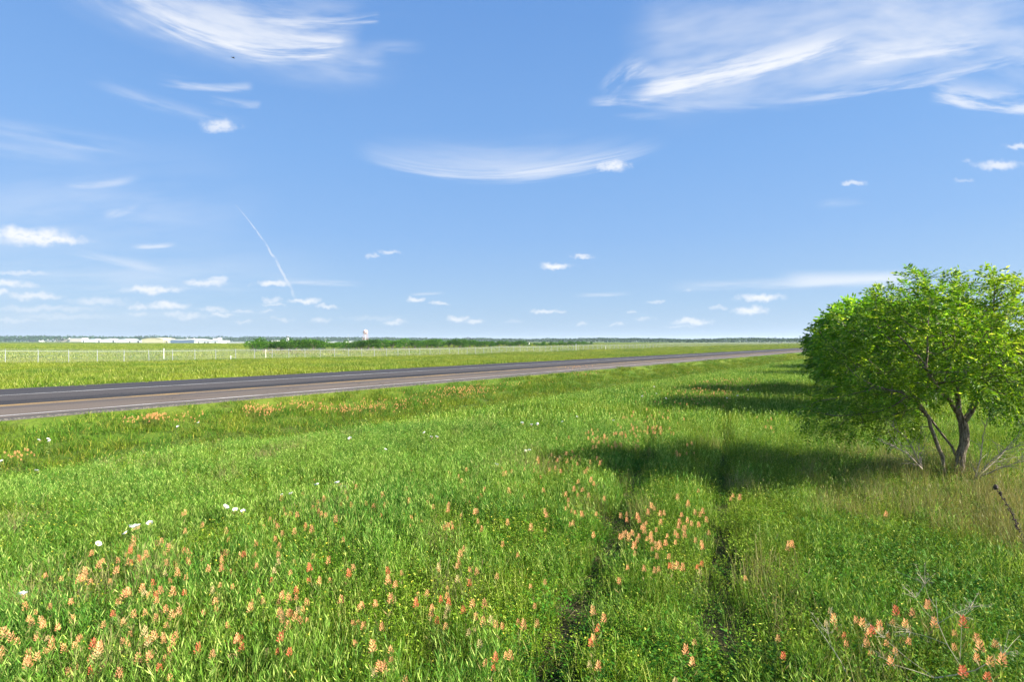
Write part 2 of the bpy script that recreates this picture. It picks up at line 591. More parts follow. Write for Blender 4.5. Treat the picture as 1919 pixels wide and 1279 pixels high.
def track(x, y):
    """1 in the wheel tracks pressed into the meadow"""
    t = np.zeros_like(np.asarray(x, float))
    for x0, y0, k, deep in TRK:
        xc = x0 + (y - y0) * k + .12 * (vnoise(y, y * 0 + x0, 1.7, 9) - .5)
        t = np.maximum(t, deep * np.exp(-((x - xc) / .26) ** 4))
    return t * (1 - sstep(y, 14, 21)) * (.72 + .28 * sstep(vnoise(x, y, 1.1, 11), .15, .45))


def ground(x, y):
    s, d = to_sd(np.asarray(x, float), np.asarray(y, float))
    z = np.interp(d, [-1e5, 10.5, 12.5, 14.2, 15.6, 17.0, 18.2, 18.72, 30.33, 30.8, 36, 55, 1e5],
                  [0, .02, -.06, -.27, -.36, -.10, .28, .54, .54, .50, .2, 0, 0])
    dip = np.interp(s, [-60, 5, 42, 83, 148, 280], [-.1, -.2, -.55, -.72, -.45, 0])
    z = z + dip * sstep(d, 33, 72) * (1 - sstep(d, 120, 300))
    near = (1 - sstep(d, 14, 17)) * (1 - sstep(np.hypot(x, y), 60, 160))
    z = z + near * (.12 * (vnoise(x, y, 9, 1) - .5) + .05 * (vnoise(x, y, 2.7, 2) - .5))
    z = z - .10 * track(x, y)
    z = z + sstep(d, 33, 45) * (1 - sstep(d, 90, 200)) * .22 * (vnoise(s, d, 14, 4) - .5)
    return z


def at(px, py, h=0.0):
    """where the sight line through a photo pixel meets the land (h above it)"""
    z = 0.0
    for _ in range(12):
        Y = (CAM_Z - z - h) * FPX / max(py - 639.5, .4)
        X = (px - 959.5) / FPX * Y
        z = .5 * z + .5 * float(ground(X, Y))
    return X, Y, z


def W(px, py, Y):
    return Vector(((px - 959.5) / FPX * Y, Y, CAM_Z - (py - 639.5) / FPX * Y))


dl = np.unique(np.concatenate([-np.geomspace(40, 7000, 26), np.arange(-40, 10, 1.0), np.arange(10, 34, .4), [ROAD0, ROAD1], np.arange(34, 130, 2.0), np.geomspace(130, 9000, 34)]))
sll = np.unique(np.concatenate([-np.geomspace(60, 7000, 26), np.arange(-60, 60, 1.0), np.arange(60, 300, 4.0), np.geomspace(300, 9000, 40)]))
S_, D_ = np.meshgrid(sll, dl)
X_, Y_ = to_xy(S_, D_)
Z_ = ground(X_, Y_)
nr, nc = S_.shape
ii = (np.arange(nr - 1)[:, None] * nc + np.arange(nc - 1)[None, :]).ravel()
m_ground, q = new_mat('soil_and_turf')
pos = q.n('ShaderNodeNewGeometry').outputs['Position']
c = q.mix(q.ss(q.noise(pos, .12, 4.0, .6), .35, .65), (.050, .105, .012), (.105, .140, .016))
hx_, hy_, hz_ = q.sep(pos)
dpos = q.m('ADD', q.m('MULTIPLY', hx_, -UY), q.m('MULTIPLY', hy_, UX))
spos = q.m('ADD', q.m('MULTIPLY', hx_, UX), q.m('MULTIPLY', hy_, UY))
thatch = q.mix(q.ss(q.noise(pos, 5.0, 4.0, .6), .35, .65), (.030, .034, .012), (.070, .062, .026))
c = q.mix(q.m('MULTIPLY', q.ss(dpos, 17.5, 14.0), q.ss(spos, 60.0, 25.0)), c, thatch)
along = q.mapping(pos, (0, 0, 0), (0, 0, TH - R(90)), (.012, .07, .05))
c = q.mix(q.m('MULTIPLY', q.ss(q.noise(along, 1.0, 5.0, .65), .45, .68, 0, .75), q.ss(dpos, 30.0, 60.0)), c, (.155, .170, .040))
c = q.mix(q.ss(q.noise(pos, 1.7, 3.0, .6), .5, .75, 0, .5), c, (.075, .070, .025))
bmp = q.n('ShaderNodeBump')
bmp.inputs['Strength'].default_value = .6
bmp.inputs['Distance'].default_value = .25
q.put(bmp.inputs['Height'], q.noise(pos, 1.3, 5.0, .7))
finish(q, principled(q, c, .9, .1, normal=bmp.outputs[0]))
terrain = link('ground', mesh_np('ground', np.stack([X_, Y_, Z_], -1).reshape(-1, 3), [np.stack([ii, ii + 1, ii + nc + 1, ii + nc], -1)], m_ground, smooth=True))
tag(terrain, 'green grassland reaching to the horizon', 'ground', kind='structure')

# ------------------------------------------------------------------ road
m_road, q = new_mat('asphalt')
p = q.n('ShaderNodeTexCoord').outputs['Object']
px_, py_, pz_ = q.sep(p)
wob = q.m('MULTIPLY', q.m('SUBTRACT', q.noise(q.mapping(p, scale=(.15, .6, 1)), 1.0, 3.0), .5), .9)
dd = q.m('ADD', py_, wob)
fresh = (.024, .024, .027)
worn = (.122, .098, .080)
mid = (.058, .053, .053)
c = q.mix(q.ss(py_, 22.35, 22.55), worn, mid)                                            # two passes of paving
c = q.mix(q.m('MULTIPLY', q.ss(dd, 22.5, 22.9), q.ss(dd, 24.6, 23.9)), c, fresh)        # dark seal along the middle
c = q.mix(q.ss(py_, 26.9, 27.1), c, (.040, .040, .045))                                  # far shoulder
c = q.mix(q.m('MULTIPLY', q.ss(dd, 21.2, 21.6), q.m('MULTIPLY', q.ss(dd, 22.2, 21.8), .6)), c, (.055, .052, .052))
c = q.mix(q.ss(dd, 19.35, 18.9), c, (.045, .045, .046))
streak = q.noise(q.mapping(p, scale=(.35, 6.0, 1)), 1.0, 5.0, .7)
c = q.mix(q.ss(streak, .48, .78, 0, .4), c, (.14, .125, .115))
c = q.mix(q.ss(q.noise(p, 26.0, 3.0, .7), .5, .8, 0, .6), c, (.17, .16, .155))
c = q.mix(q.ss(q.noise(p, 40.0, 2.0, .6), .55, .75, 0, .6), c, (.02, .02, .022))
vor = q.n('ShaderNodeTexVoronoi', feature='DISTANCE_TO_EDGE')
q.put(vor.inputs['Vector'], q.vm('MULTIPLY_ADD', q.noise(p, 1.3, 4.0, .6, color=True), (.9, .9, 0), q.vm('MULTIPLY', p, (.16, .42, 0))))
vor.inputs['Scale'].default_value = 1.0
seam = q.m('MULTIPLY', q.ss(vor.outputs['Distance'], .010, .004), q.ss(q.noise(p, .35, 2.0), .45, .6))
c = q.mix(q.m('MULTIPLY', seam, .8), c, (.014, .014, .015))
rim = q.m('MAXIMUM', q.ss(dd, 19.25, 18.75), q.ss(dd, 29.9, 30.4))
c = q.mix(q.m('MULTIPLY', rim, q.ss(q.noise(p, 16.0, 4.0, .75), .4, .65, 0, .6)), c, (.17, .15, .12))
big = q.noise(q.mapping(p, scale=(.05, .4, 1)), 1.0, 3.0, .6)
c = q.mix(q.ss(big, .52, .62, 0, .35), c, (.045, .042, .042))
bmp = q.n('ShaderNodeBump')
bmp.inputs['Strength'].default_value = .5
bmp.inputs['Distance'].default_value = .01
q.put(bmp.inputs['Height'], q.noise(p, 60.0, 2.0, .6))
finish(q, principled(q, c, .9, .08, normal=bmp.outputs[0]))


def strip(name, d0, d1, z0, z1, mat, s0=-160, s1=4000):
    mb = MB()
    ss_ = list(np.concatenate([np.arange(s0, 200, 20), np.geomspace(200, s1, 30)]))
    for a, b in zip(ss_[:-1], ss_[1:]):
        n0 = len(mb.v)
        mb.v += [(a, d0, z1), (b, d0, z1), (b, d1, z1), (a, d1, z1)]
        mb.f.append((n0, n0 + 1, n0 + 2, n0 + 3))
        mb.m.append(0)
        if z0 < z1:
            n0 = len(mb.v)
            mb.v += [(a, d0, z0), (b, d0, z0), (b, d0, z1), (a, d0, z1), (a, d1, z0), (b, d1, z0), (b, d1, z1), (a, d1, z1)]
            mb.f += [(n0, n0 + 1, n0 + 2, n0 + 3), (n0 + 4, n0 + 7, n0 + 6, n0 + 5)]
            mb.m += [0, 0]
    o = mb.build(name, mat)
    o.rotation_euler = (0, 0, R(90) - TH)
    return o


tag(strip('road', ROAD0, ROAD1, .40, ROAD_Z, m_road), 'two lane asphalt road crossing the grassland', 'road', kind='structure')


def line_mat(name, col):
    m_, q = new_mat(name)
    p = q.n('ShaderNodeTexCoord').outputs['Object']
    w1 = q.noise(q.mapping(p, scale=(.8, 14.0, 1)), 1.0, 5.0, .7)
    w2 = q.noise(p, 30.0, 3.0, .6)
    c = q.mix(q.ss(q.m('ADD', w1, q.m('MULTIPLY', w2, .4)), .56, .80, 0, .85), col, (.10, .095, .09))
    finish(q, principled(q, c, .6, .3))
    return m_


m_white_line = line_mat('white_road_paint', (.62, .61, .58))
m_yellow_line = line_mat('yellow_road_paint', (.55, .33, .07))
for d0, nm, mt in ((19.42, 'road_edge_line', m_white_line), (26.72, 'road_edge_line', m_white_line), (22.38, 'road_centre_line', m_yellow_line), (22.62, 'road_centre_line', m_yellow_line)):
    tag(strip(nm, d0, d0 + .13, ROAD_Z + .004, ROAD_Z + .004, mt), kind='structure')
# pale patch of worn seal across the near lane
mb = MB()
for k in range(14):
    a0 = 66.2 + .10 * k + .5 * math.sin(k * .6)
    mb.add([(a0, 19.0 + k * .24, ROAD_Z + .008), (a0 + .22, 19.0 + k * .24, ROAD_Z + .008), (a0 + .35, 19.25 + k * .24, ROAD_Z + .008), (a0 + .08, 19.25 + k * .24, ROAD_Z + .008)], [(0, 1, 2, 3)])
o = mb.build('road_crack_seal', plain('crack_seal', (.26, .24, .22), .8))
o.rotation_euler = (0, 0, R(90) - TH)
tag(o, kind='structure')

# ------------------------------------------------------------------ plant pieces (numpy)
def unit(v):
    return v / np.maximum(np.linalg.norm(v, axis=-1, keepdims=True), 1e-9)


def ribbons(P, h, lean, width, segs=(0, .4, .75, 1.0), twist=None):
    """grass blades: P (n,3) feet, h heights, lean (n,2) sideways throw of the tip, width at the foot"""
    n = len(P)
    az = rng.random(n) * 2 * PI if twist is None else twist
    side = np.stack([np.cos(az), np.sin(az), np.zeros(n)], -1)
    V, t_ = [], segs
    for k, t in enumerate(t_):
        c = P + np.stack([lean[:, 0] * t * t, lean[:, 1] * t * t, h * (t - .12 * t * t * (np.hypot(lean[:, 0], lean[:, 1]) / np.maximum(h, .01)))], -1)
        if t < 1:
            w = (width * (1 - .75 * t ** 1.6) / 2)[:, None]
            V += [c - side * w, c + side * w]
        else:
            V += [c]
    m_ = len(V)
    V = np.stack(V, 1)
    base = np.arange(n)[:, None] * m_
    quads = [np.concatenate([base + 2 * k, base + 2 * k + 1, base + 2 * k + 3, base + 2 * k + 2], 1) for k in range(len(t_) - 2)]
    k = len(t_) - 2
    tri = np.concatenate([base + 2 * k, base + 2 * k + 1, base + 2 * k + 2], 1)
    return V.reshape(-1, 3), (np.concatenate(quads) if quads else np.zeros((0, 4), int)), tri, np.repeat(rng.random(n), m_)


def diamonds(P, D, L, Wd, roll=None, fold=.0):
    """small leaves: foot P, direction D, length L, width Wd"""
    n = len(P)
    D = unit(D)
    ref = rng.normal(size=(n, 3)) if roll is None else roll
    S = unit(np.cross(D, ref))
    L = np.broadcast_to(L, (n,))[:, None]
    Wd = np.broadcast_to(Wd, (n,))[:, None]
    V = np.stack([P, P + D * L * .45 + S * Wd / 2, P + D * L, P + D * L * .45 - S * Wd / 2], 1).reshape(-1, 3)
    F = np.arange(n * 4).reshape(n, 4)
    return V, F, np.repeat(rng.random(n), 4)


class Soup:
    """gathers ribbons and leaves of several materials into one mesh"""
    def __init__(s):
        s.V, s.F, s.M, s.A, s.n = [], [], [], [], 0

    def ribbons(s, mi, *a, **k):
        V, q, t, r_ = ribbons(*a, **k)
        s._add(V, [q, t], mi, r_)

    def leaves(s, mi, *a, **k):
        V, q, r_ = diamonds(*a, **k)
        s._add(V, [q], mi, r_)

    def _add(s, V, Fs, mi, r_):
        for f in Fs:
            if len(f):
                s.F.append(f + s.n)
                s.M.append(mi)
        s.V.append(V)
        s.A.append(r_)
        s.n += len(V)

    def mesh(s, name, mats):
        return mesh_np(name, np.concatenate(s.V), s.F, mats, s.M, attr=np.concatenate(s.A))


def disc(n, r):
    a, q = rng.random(n) * 2 * PI, np.sqrt(rng.random(n)) * r
    return np.stack([q * np.cos(a), q * np.sin(a), np.zeros(n)], -1)


m_blade = leafy('grass_blade', (.056, .165, .010), (.148, .232, .012), (.32, .34, .09), .30, 1.8, .28, vary=.5, hue=.35)
m_blade_far = leafy('verge_grass_blade', (.065, .140, .008), (.185, .220, .018), (.28, .28, .08), .09, .7, .3, vary=.45)
m_ditch = leafy('ditch_grass_blade', (.045, .135, .008), (.120, .175, .010), (.24, .22, .04), .30, 1.2, .28, vary=.45)
m_stalk = leafy('upright_stalk', (.068, .190, .022), (.135, .245, .026), (.29, .36, .09), .3, 2.0, .28, vary=.45, hue=.35)
m_herb = leafy('herb_leaf', (.072, .180, .010), (.160, .250, .014), (.28, .32, .05), .35, 2.5, .28, vary=.45)
m_clover = leafy('clover_leaf', (.032, .125, .010), (.060, .170, .012), None, .5, 2.0, .25, vary=.4)
m_dry = leafy('dry_grass_blade', (.20, .19, .07), (.28, .24, .11), (.15, .20, .05), .4, 2.0, .25)
m_litter = leafy('grass_litter', (.10, .09, .045), (.16, .13, .07), None, .6, 3.0, .1)
m_yellow = plain('yellow_petal', (.45, .40, .03), .6, .2, 40)

protos = {}


def proto(kind, meshes):
    c_ = bpy.data.collections.new('tufts_' + kind)      # never linked: only the scattering below draws them
    for i, me in enumerate(meshes):
        o_ = bpy.data.objects.new(f'{kind}_tuft.{i:03d}', me)
        c_.objects.link(o_)
    protos[kind] = (c_, len(meshes))


def tuft_fine(n, r, h, w, seeds=True):
    s = Soup()
    P = disc(n, r)
    hh = h * (.45 + .65 * rng.random(n))
    s.ribbons(0, P, hh, rng.normal(size=(n, 2)) * hh[:, None] * .21, w * (.6 + .6 * rng.random(n)))
    if not seeds:
        return s
    # a few seed heads standing above the leaves
    k = max(2, n // 14)
    P2 = disc(k, r)
    h2 = h * (1.0 + .3 * rng.random(k))
    ln = rng.normal(size=(k, 2)) * h2[:, None] * .15
    s.ribbons(0, P2, h2, ln, np.full(k, w * .6))
    tip = P2 + np.stack([ln[:, 0] * .8, ln[:, 1] * .8, h2 * .86], -1)
    s.leaves(1, tip, np.stack([ln[:, 0], ln[:, 1], h2 * .5], -1), h * .16, w * 1.6)
    return s


def tuft_stalk(n, r, h, w, leaves=9):
    s = Soup()
    P = disc(n, r)
    hh = h * (.6 + .5 * rng.random(n))
    ln = rng.normal(size=(n, 2)) * hh[:, None] * .12
    s.ribbons(0, P, hh, ln, np.full(n, w * .8), segs=(0, .6, 1.0))
    k = leaves
    t = np.tile(np.linspace(.15, .97, k), n) + rng.normal(size=n * k) * .03
    i = np.repeat(np.arange(n), k)
    p = P[i] + np.stack([ln[i, 0] * t * t, ln[i, 1] * t * t, hh[i] * t], -1)
    az = rng.random(n * k) * 2 * PI
    up = 1.3 + 1.0 * rng.random(n * k)
    s.leaves(0, p, np.stack([np.cos(az), np.sin(az), up], -1), h * (.30 - .17 * t), w * 1.0)
    return s


def tuft_herb(n, r, h, leaf, yellow=0):
    s = Soup()
    P = disc(n, r)
    hh = h * (.5 + .6 * rng.random(n))
    ln = rng.normal(size=(n, 2)) * hh[:, None] * .3
    s.ribbons(0, P, hh, ln, np.full(n, .004), segs=(0, .6, 1.0))
    k = 16
    t = np.tile(np.linspace(.12, 1.0, k), n) + rng.normal(size=n * k) * .03
    i = np.repeat(np.arange(n), k)
    p = P[i] + np.stack([ln[i, 0] * t * t, ln[i, 1] * t * t, hh[i] * t], -1)
    az = rng.random(n * k) * 2 * PI
    rr = rng.random(n * k) * .05 * h / .3 * (1.1 - .5 * t)
    p = p + np.stack([np.cos(az) * rr, np.sin(az) * rr, rng.normal(size=n * k) * .01], -1)
    s.leaves(0, p, np.stack([np.cos(az), np.sin(az), .2 + .5 * rng.random(n * k)], -1), leaf * (.7 + .6 * rng.random(n * k)), leaf * .42, roll=np.tile([[0, 0, 1.0]], (n * k, 1)) + rng.normal(size=(n * k, 3)) * .4)
    if yellow:
        j = rng.integers(0, n, yellow)
        tip = P[j] + np.stack([ln[j, 0], ln[j, 1], hh[j]], -1) + rng.normal(size=(yellow, 3)) * .02
        for a in (0, 1):
            az = rng.random(yellow) * 2 * PI
            s.leaves(1, tip, np.stack([np.cos(az), np.sin(az), .6 + 0 * az], -1), .016, .012)
    return s


proto('fine', [tuft_fine(140, .27, .36, .0048).mesh('fine_grass', [m_blade, m_stalk]) for _ in range(5)])
proto('stalk', [tuft_stalk(44, .27, .42, .0065, 11).mesh('stalk_grass', [m_stalk]) for _ in range(4)])
proto('herb', [tuft_herb(30, .25, .31, .024, 2).mesh('leafy_herb', [m_herb, m_yellow]) for _ in range(4)])
proto('clover', [tuft_herb(34, .28, .21, .036).mesh('low_clover', [m_clover, m_yellow]) for _ in range(3)])
proto('dry', [tuft_fine(90, .24, .42, .0055).mesh('dry_grass', [m_dry, m_dry]) for _ in range(4)])


def litter_mesh():
    s = Soup()
    n = 120
    P = disc(n, .25)
    P[:, 2] = .01 + .05 * rng.random(n)
    az = rng.random(n) * 2 * PI
    s.leaves(0, P, np.stack([np.cos(az), np.sin(az), .15 * rng.normal(size=n)], -1), .10 + .12 * rng.random(n), .005)
    return s.mesh('dead_grass_litter', [m_litter])


proto('litter', [litter_mesh() for _ in range(3)])
proto('mid', [tuft_fine(110, .50, .36, .013).mesh('meadow_mid_grass', [m_blade, m_stalk]) for _ in range(4)] + [tuft_stalk(40, .5, .40, .014, 6).mesh('meadow_mid_stalk', [m_stalk])])
proto('ditch', [tuft_fine(110, .36, .34, .010).mesh('ditch_grass', [m_ditch, m_ditch]) for _ in range(4)])
proto('verge', [tuft_fine(230, .95, .36, .020, False).mesh('verge_grass', [m_blade_far, m_blade_far]) for _ in range(4)])
proto('field', [tuft_fine(200, 2.3, .42, .055, False).mesh('field_grass', [m_blade_far, m_blade_far]) for _ in range(4)])


def scatter(name, kind, x, y, scl, label=None, cat=None, zoff=0.0, tilt=.08):
    """one object: tufts of one kind of plant stood all over the land"""
    c_, nk = protos[kind]
    n = len(x)
    me = bpy.data.meshes.new(name)
    me.vertices.add(n)
    me.vertices.foreach_set('co', np.stack([x, y, ground(x, y) + zoff], -1).astype(np.float32).ravel())
    rot = np.stack([rng.normal(size=n) * tilt, rng.normal(size=n) * tilt, rng.random(n) * 2 * PI], -1)
    for nm, ty, key, arr in (('rot', 'FLOAT_VECTOR', 'vector', rot), ('scl', 'FLOAT_VECTOR', 'vector', scl), ('idx', 'INT', 'value', rng.integers(0, nk, n))):
        me.attributes.new(nm, ty, 'POINT').data.foreach_set(key, np.ascontiguousarray(arr, np.int32 if ty == 'INT' else np.float32).ravel())
    o_ = link(name, me)
    ng = bpy.data.node_groups.new('scatter_' + name, 'GeometryNodeTree')
    ng.interface.new_socket('Geometry', in_out='INPUT', socket_type='NodeSocketGeometry')
    ng.interface.new_socket('Geometry', in_out='OUTPUT', socket_type='NodeSocketGeometry')
    N = ng.nodes.new
    gi, go, ip, ci = N('NodeGroupInput'), N('NodeGroupOutput'), N('GeometryNodeInstanceOnPoints'), N('GeometryNodeCollectionInfo')
    ci.inputs['Collection'].default_value = c_
    ci.inputs['Separate Children'].default_value = True
    ci.inputs['Reset Children'].default_value = True
    ip.inputs['Pick Instance'].default_value = True
    L = ng.links.new
    L(gi.outputs[0], ip.inputs['Points'])
    L(ci.outputs[0], ip.inputs['Instance'])
    for nm, ty, sock in (('idx', 'INT', 'Instance Index'), ('rot', 'FLOAT_VECTOR', 'Rotation'), ('scl', 'FLOAT_VECTOR', 'Scale')):
        na = N('GeometryNodeInputNamedAttribute')
        na.data_type = ty
        na.inputs['Name'].default_value = nm
        L(na.outputs['Attribute'], ip.inputs[sock])
    L(ip.outputs[0], go.inputs[0])
    o_.modifiers.new('scatter', 'NODES').node_group = ng
    tag(o_, label, cat, kind='stuff')
    return o_


def wedge(y0, y1, step, slope=1.18, pad=1.5):
    """jittered points over the part of the land the view can reach between two distances"""
    ys = np.arange(y0, y1, step)
    out = []
    for yv in ys:
        half = abs(yv) * slope + pad
        xs = np.arange(-half, half, step)
        out.append(np.stack([xs + rng.random(len(xs)) * step, yv + rng.random(len(xs)) * step], -1))
    p = np.concatenate(out)
    return p[:, 0], p[:, 1]


def height_map(x, y):
    """how tall the growth stands, relative"""
    s, d = to_sd(x, y)
    h = np.interp(d, [-50, 9, 12.5, 14.5, 16.2, 17.4, 18.7, 30.3, 31.2, 34, 60, 130], [1, 1.02, .95, .62, .52, .66, .50, .45, .55, .8, .8, .9])
    h = h * (.62 + .76 * fbm(x, y, 3.2, 21))
    return h * (1 - .74 * track(x, y))


def off_road(x, y, m0=.12, m1=.12):
    d = to_sd(x, y)[1]
    return (d < ROAD0 - m0) | (d > ROAD1 + m1)


def sc3(h, n, lo=.85, hi=1.2):
    w = lo + (hi - lo) * rng.random(n)
    return np.stack([w, w, h * (.85 + .3 * rng.random(n))], -1)


# near meadow ------------------------------------------------------
x, y = wedge(1.0, 15.0, .21)
m_ = to_sd(x, y)[1] + .8 * (vnoise(x, y, 2.0, 61) - .5) < 13.9
x, y = x[m_], y[m_]
hm = height_map(x, y)
tr = track(x, y)
d = to_sd(x, y)[1]
left = sstep(-x + .28 * y, -1.0, 3.0)                      # taller even growth left of the tracks
kherb = sstep(fbm(x, y, 2.6, 31) + .30 * (1 - left) - .08 + .10 * sstep(y, 7, 4), .40, .56)
kcl = sstep(fbm(x, y, 1.9, 41), .54, .64) * sstep(y, 16, 9)
kdry = np.exp(-(((x - 7.6) / 2.3) ** 2 + ((y - 8.2) / 2.2) ** 2)) + .8 * np.exp(-(((x - 6.6) / 1.0) ** 2 + ((y - 6.0) / 1.5) ** 2)) + .22 * sstep(fbm(x, y, 1.4, 51), .6, .7)
r0 = rng.random(len(x))
keep = r0 < (1 - .97 * tr)
is_dry = rng.random(len(x)) < kdry * .58
is_herb = ~is_dry & (rng.random(len(x)) < kherb * .75)
is_stalk = ~is_dry & ~is_herb & (rng.random(len(x)) < .25 + .45 * left)
is_fine = ~is_dry & ~is_herb & ~is_stalk
NEAR = {}
for nm, msk in (('fine', is_fine), ('stalk', is_stalk), ('herb', is_herb), ('dry', is_dry)):
    msk = msk & keep
    NEAR[nm] = (x[msk], y[msk], hm[msk])
# an undergrowth of fine grass everywhere, then the rest
x2, y2 = wedge(1.0, 15.0, .34)
m_ = to_sd(x2, y2)[1] + .8 * (vnoise(x2, y2, 2.0, 61) - .5) < 13.9
x2, y2 = x2[m_], y2[m_]
h2 = height_map(x2, y2) * .75
k2 = rng.random(len(x2)) < 1 - .93 * track(x2, y2)
xs = np.concatenate([NEAR['fine'][0], x2[k2]])
ys = np.concatenate([NEAR['fine'][1], y2[k2]])
hs_ = np.concatenate([NEAR['fine'][2], h2[k2]])
scatter('meadow_grass', 'fine', xs, ys, sc3(hs_, len(xs)), 'fine green grass growing over the near meadow', 'grass')
xs, ys, hs_ = NEAR['stalk']
scatter('meadow_stalk_grass', 'stalk', xs, ys, sc3(hs_, len(xs)), 'upright leafy green stalks standing thickest left of the wheel tracks', 'grass')
xs, ys, hs_ = NEAR['herb']
scatter('meadow_herbs', 'herb', xs, ys, sc3(hs_ * 1.0, len(xs)), 'yellow green leafy herbs with tiny yellow blooms around the wheel tracks', 'weeds')
xs, ys, hs_ = NEAR['dry']
scatter('dry_grass', 'dry', xs, ys, sc3(hs_ * 1.05, len(xs)), 'straw coloured dry grass in front of the leafy tree', 'grass')
x3, y3 = wedge(1.0, 16.0, .30)
k3 = rng.random(len(x3)) < sstep(fbm(x3, y3, 1.9, 41) + .05 * sstep(y3, 9, 5), .49, .58) * .95 * (1 - .7 * track(x3, y3)) + .15 * track(x3, y3)
k3 &= to_sd(x3, y3)[1] < 13.5
scatter('clover_patches', 'clover', x3[k3], y3[k3], sc3(np.full(k3.sum(), 1.0) * (1 - .5 * track(x3[k3], y3[k3])), k3.sum()), 'low dark green clover in patches between the grass', 'weeds')
x3, y3 = wedge(1.0, 9.0, .16)
k3 = rng.random(len(x3)) < track(x3, y3) * .7 * sstep(vnoise(x3, y3, .9, 77), .35, .6)
scatter('grass_litter', 'litter', x3[k3], y3[k3], sc3(np.full(k3.sum(), 1.0), k3.sum()), 'flattened brown dead grass lying in the wheel tracks', 'grass')
# farther meadow, ditch and bank up to the road ---------------------
x, y = wedge(15.0, 75.0, .48)
m_ = (to_sd(x, y)[1] + .8 * (vnoise(x, y, 2.0, 61) - .5) < 14.2) & (rng.random(len(x)) < np.interp(y, [15, 30, 75], [1, .8, .45]))
x, y = x[m_], y[m_]
scatter('meadow_far_grass', 'mid', x, y, sc3(height_map(x, y), len(x), 1.0, 1.5), 'green meadow grass running down to the near side of the road', 'grass')
x, y = wedge(2.0, 90.0, .36, 1.18, 3.0)
s_, d_ = to_sd(x, y)
m_ = (d_ + .8 * (vnoise(x, y, 2.0, 61) - .5) > 13.7) & (d_ < ROAD0 - .12) & (rng.random(len(x)) < np.interp(y, [2, 20, 90], [1, .8, .35]))
x, y = x[m_], y[m_]
scatter('roadside_grass', 'ditch', x, y, sc3(height_map(x, y), len(x), .9, 1.4), 'olive green grass in the shallow ditch beside the road', 'grass')
# beyond the road -----------------------------------------------------
x, y = wedge(20.0, 190.0, 1.05)
s_, d_ = to_sd(x, y)
m_ = (((d_ > ROAD1 + .35) & (d_ < 100)) | ((d_ < ROAD0 - .6) & (y > 75))) & (rng.random(len(x)) < np.interp(y, [20, 60, 190], [1, .9, .6]))
x, y = x[m_], y[m_]
scatter('verge_grass', 'verge', x, y, sc3(height_map(x, y), len(x), .9, 1.4), 'grass verge between the road and the chain link fence', 'grass')
x, y = wedge(60.0, 520.0, 3.3)
s_, d_ = to_sd(x, y)
m_ = ((d_ > 100) & (d_ < 420)) | ((d_ > ROAD1 + 2.5) & (y > 190)) | ((d_ < ROAD0 - 2.5) & (y > 190))
x, y = x[m_], y[m_]
scatter('field_grass', 'field', x, y, sc3(height_map(x, y) * .9, len(x), .9, 1.4), 'open airfield grass beyond the chain link fence', 'grass')

# ------------------------------------------------------------------ fence
FD = 87.0
m_galv = plain('galvanised_steel', (.27, .29, .29), .45, .12, 2.0, .3)
m_rail = plain('dull_galvanised_rail', (.30, .32, .31), .55, .1, 2.0, .2)
m_mesh, q = new_mat('chain_link_wire')
p = q.n('ShaderNodeTexCoord').outputs['Object']
px_, py_, pz_ = q.sep(p)
wire = None
for sg in (1, -1):
    w_ = q.m('FRACT', q.m('MULTIPLY', q.m('ADD', px_, q.m('MULTIPLY', pz_, sg)), 1 / .08))
    w_ = q.m('LESS_THAN', w_, .05)
    wire = w_ if wire is None else q.m('MAXIMUM', wire, w_)
tr_ = q.n('ShaderNodeBsdfTransparent')
mx = q.n('ShaderNodeMixShader')
q.put(mx.inputs[0], wire)
q.put(mx.inputs[1], tr_.outputs[0])
q.put(mx.inputs[2], principled(q, (.30, .31, .30), .5, .4, .2))
finish(q, mx.outputs[0])
FROT = (0, 0, R(90) - TH)


def fz(s_):
    x_, y_ = to_xy(s_, FD)
    return float(ground(x_, y_))


fence = empty('chain_link_fence', (0, 0, 0), R(90) - TH)
tag(fence, 'long grey chain link fence with a top rail and barbed wire beyond the road', 'fence')
SP = 2.98
k0 = -3
posts_s = [12.5 + SP * k for k in range(k0, 330)]
mbp = MB()
mbp.tube([(0, 0, -.3), (0, 0, 1.62)], .036, 7)
mbp.tube([(0, 0, 1.62), (0, 0, 1.66)], [.055, .03], 7)
mbp.tube([(0, 0, 1.60), (.0, .20, 1.86)], .018, 5)
post_me = mbp.mesh('post', m_galv)
for s_ in posts_s[:100]:
    o = link('post', post_me, fence)
    o.location = (s_, FD, fz(s_))
    o.rotation_euler = (random.gauss(0, .012), random.gauss(0, .016), 0)
far = MB()
for s_ in posts_s[100:]:
    z_ = fz(s_)
    far.tube([(s_, FD, z_ - .2), (s_, FD, z_ + 1.62)], .045, 5)
o = far.build('post', m_galv, fence)
o['kind'] = 'stuff'
rail = MB()
rail.tube([(s_, FD, fz(s_) + 1.58) for s_ in posts_s], .024, 6)
rail.build('top_rail', m_rail, fence)
bw = MB()
for yy_, zz_ in ((.07, 1.69), (.13, 1.77), (.19, 1.85)):
    bw.tube([(s_, FD + yy_, fz(s_) + zz_) for s_ in posts_s], .006, 4)
bw.build('barbed_wire', m_galv, fence)
V, F = [], []
for k, s_ in enumerate(posts_s):
    z_ = fz(s_)
    V += [(s_, FD - .05, z_ + .02), (s_, FD - .05, z_ + 1.57)]
    if k:
        F.append((2 * k - 2, 2 * k, 2 * k + 1, 2 * k - 1))
link('wire_mesh', mesh_np('wire_mesh', V, [F], m_mesh), fence)

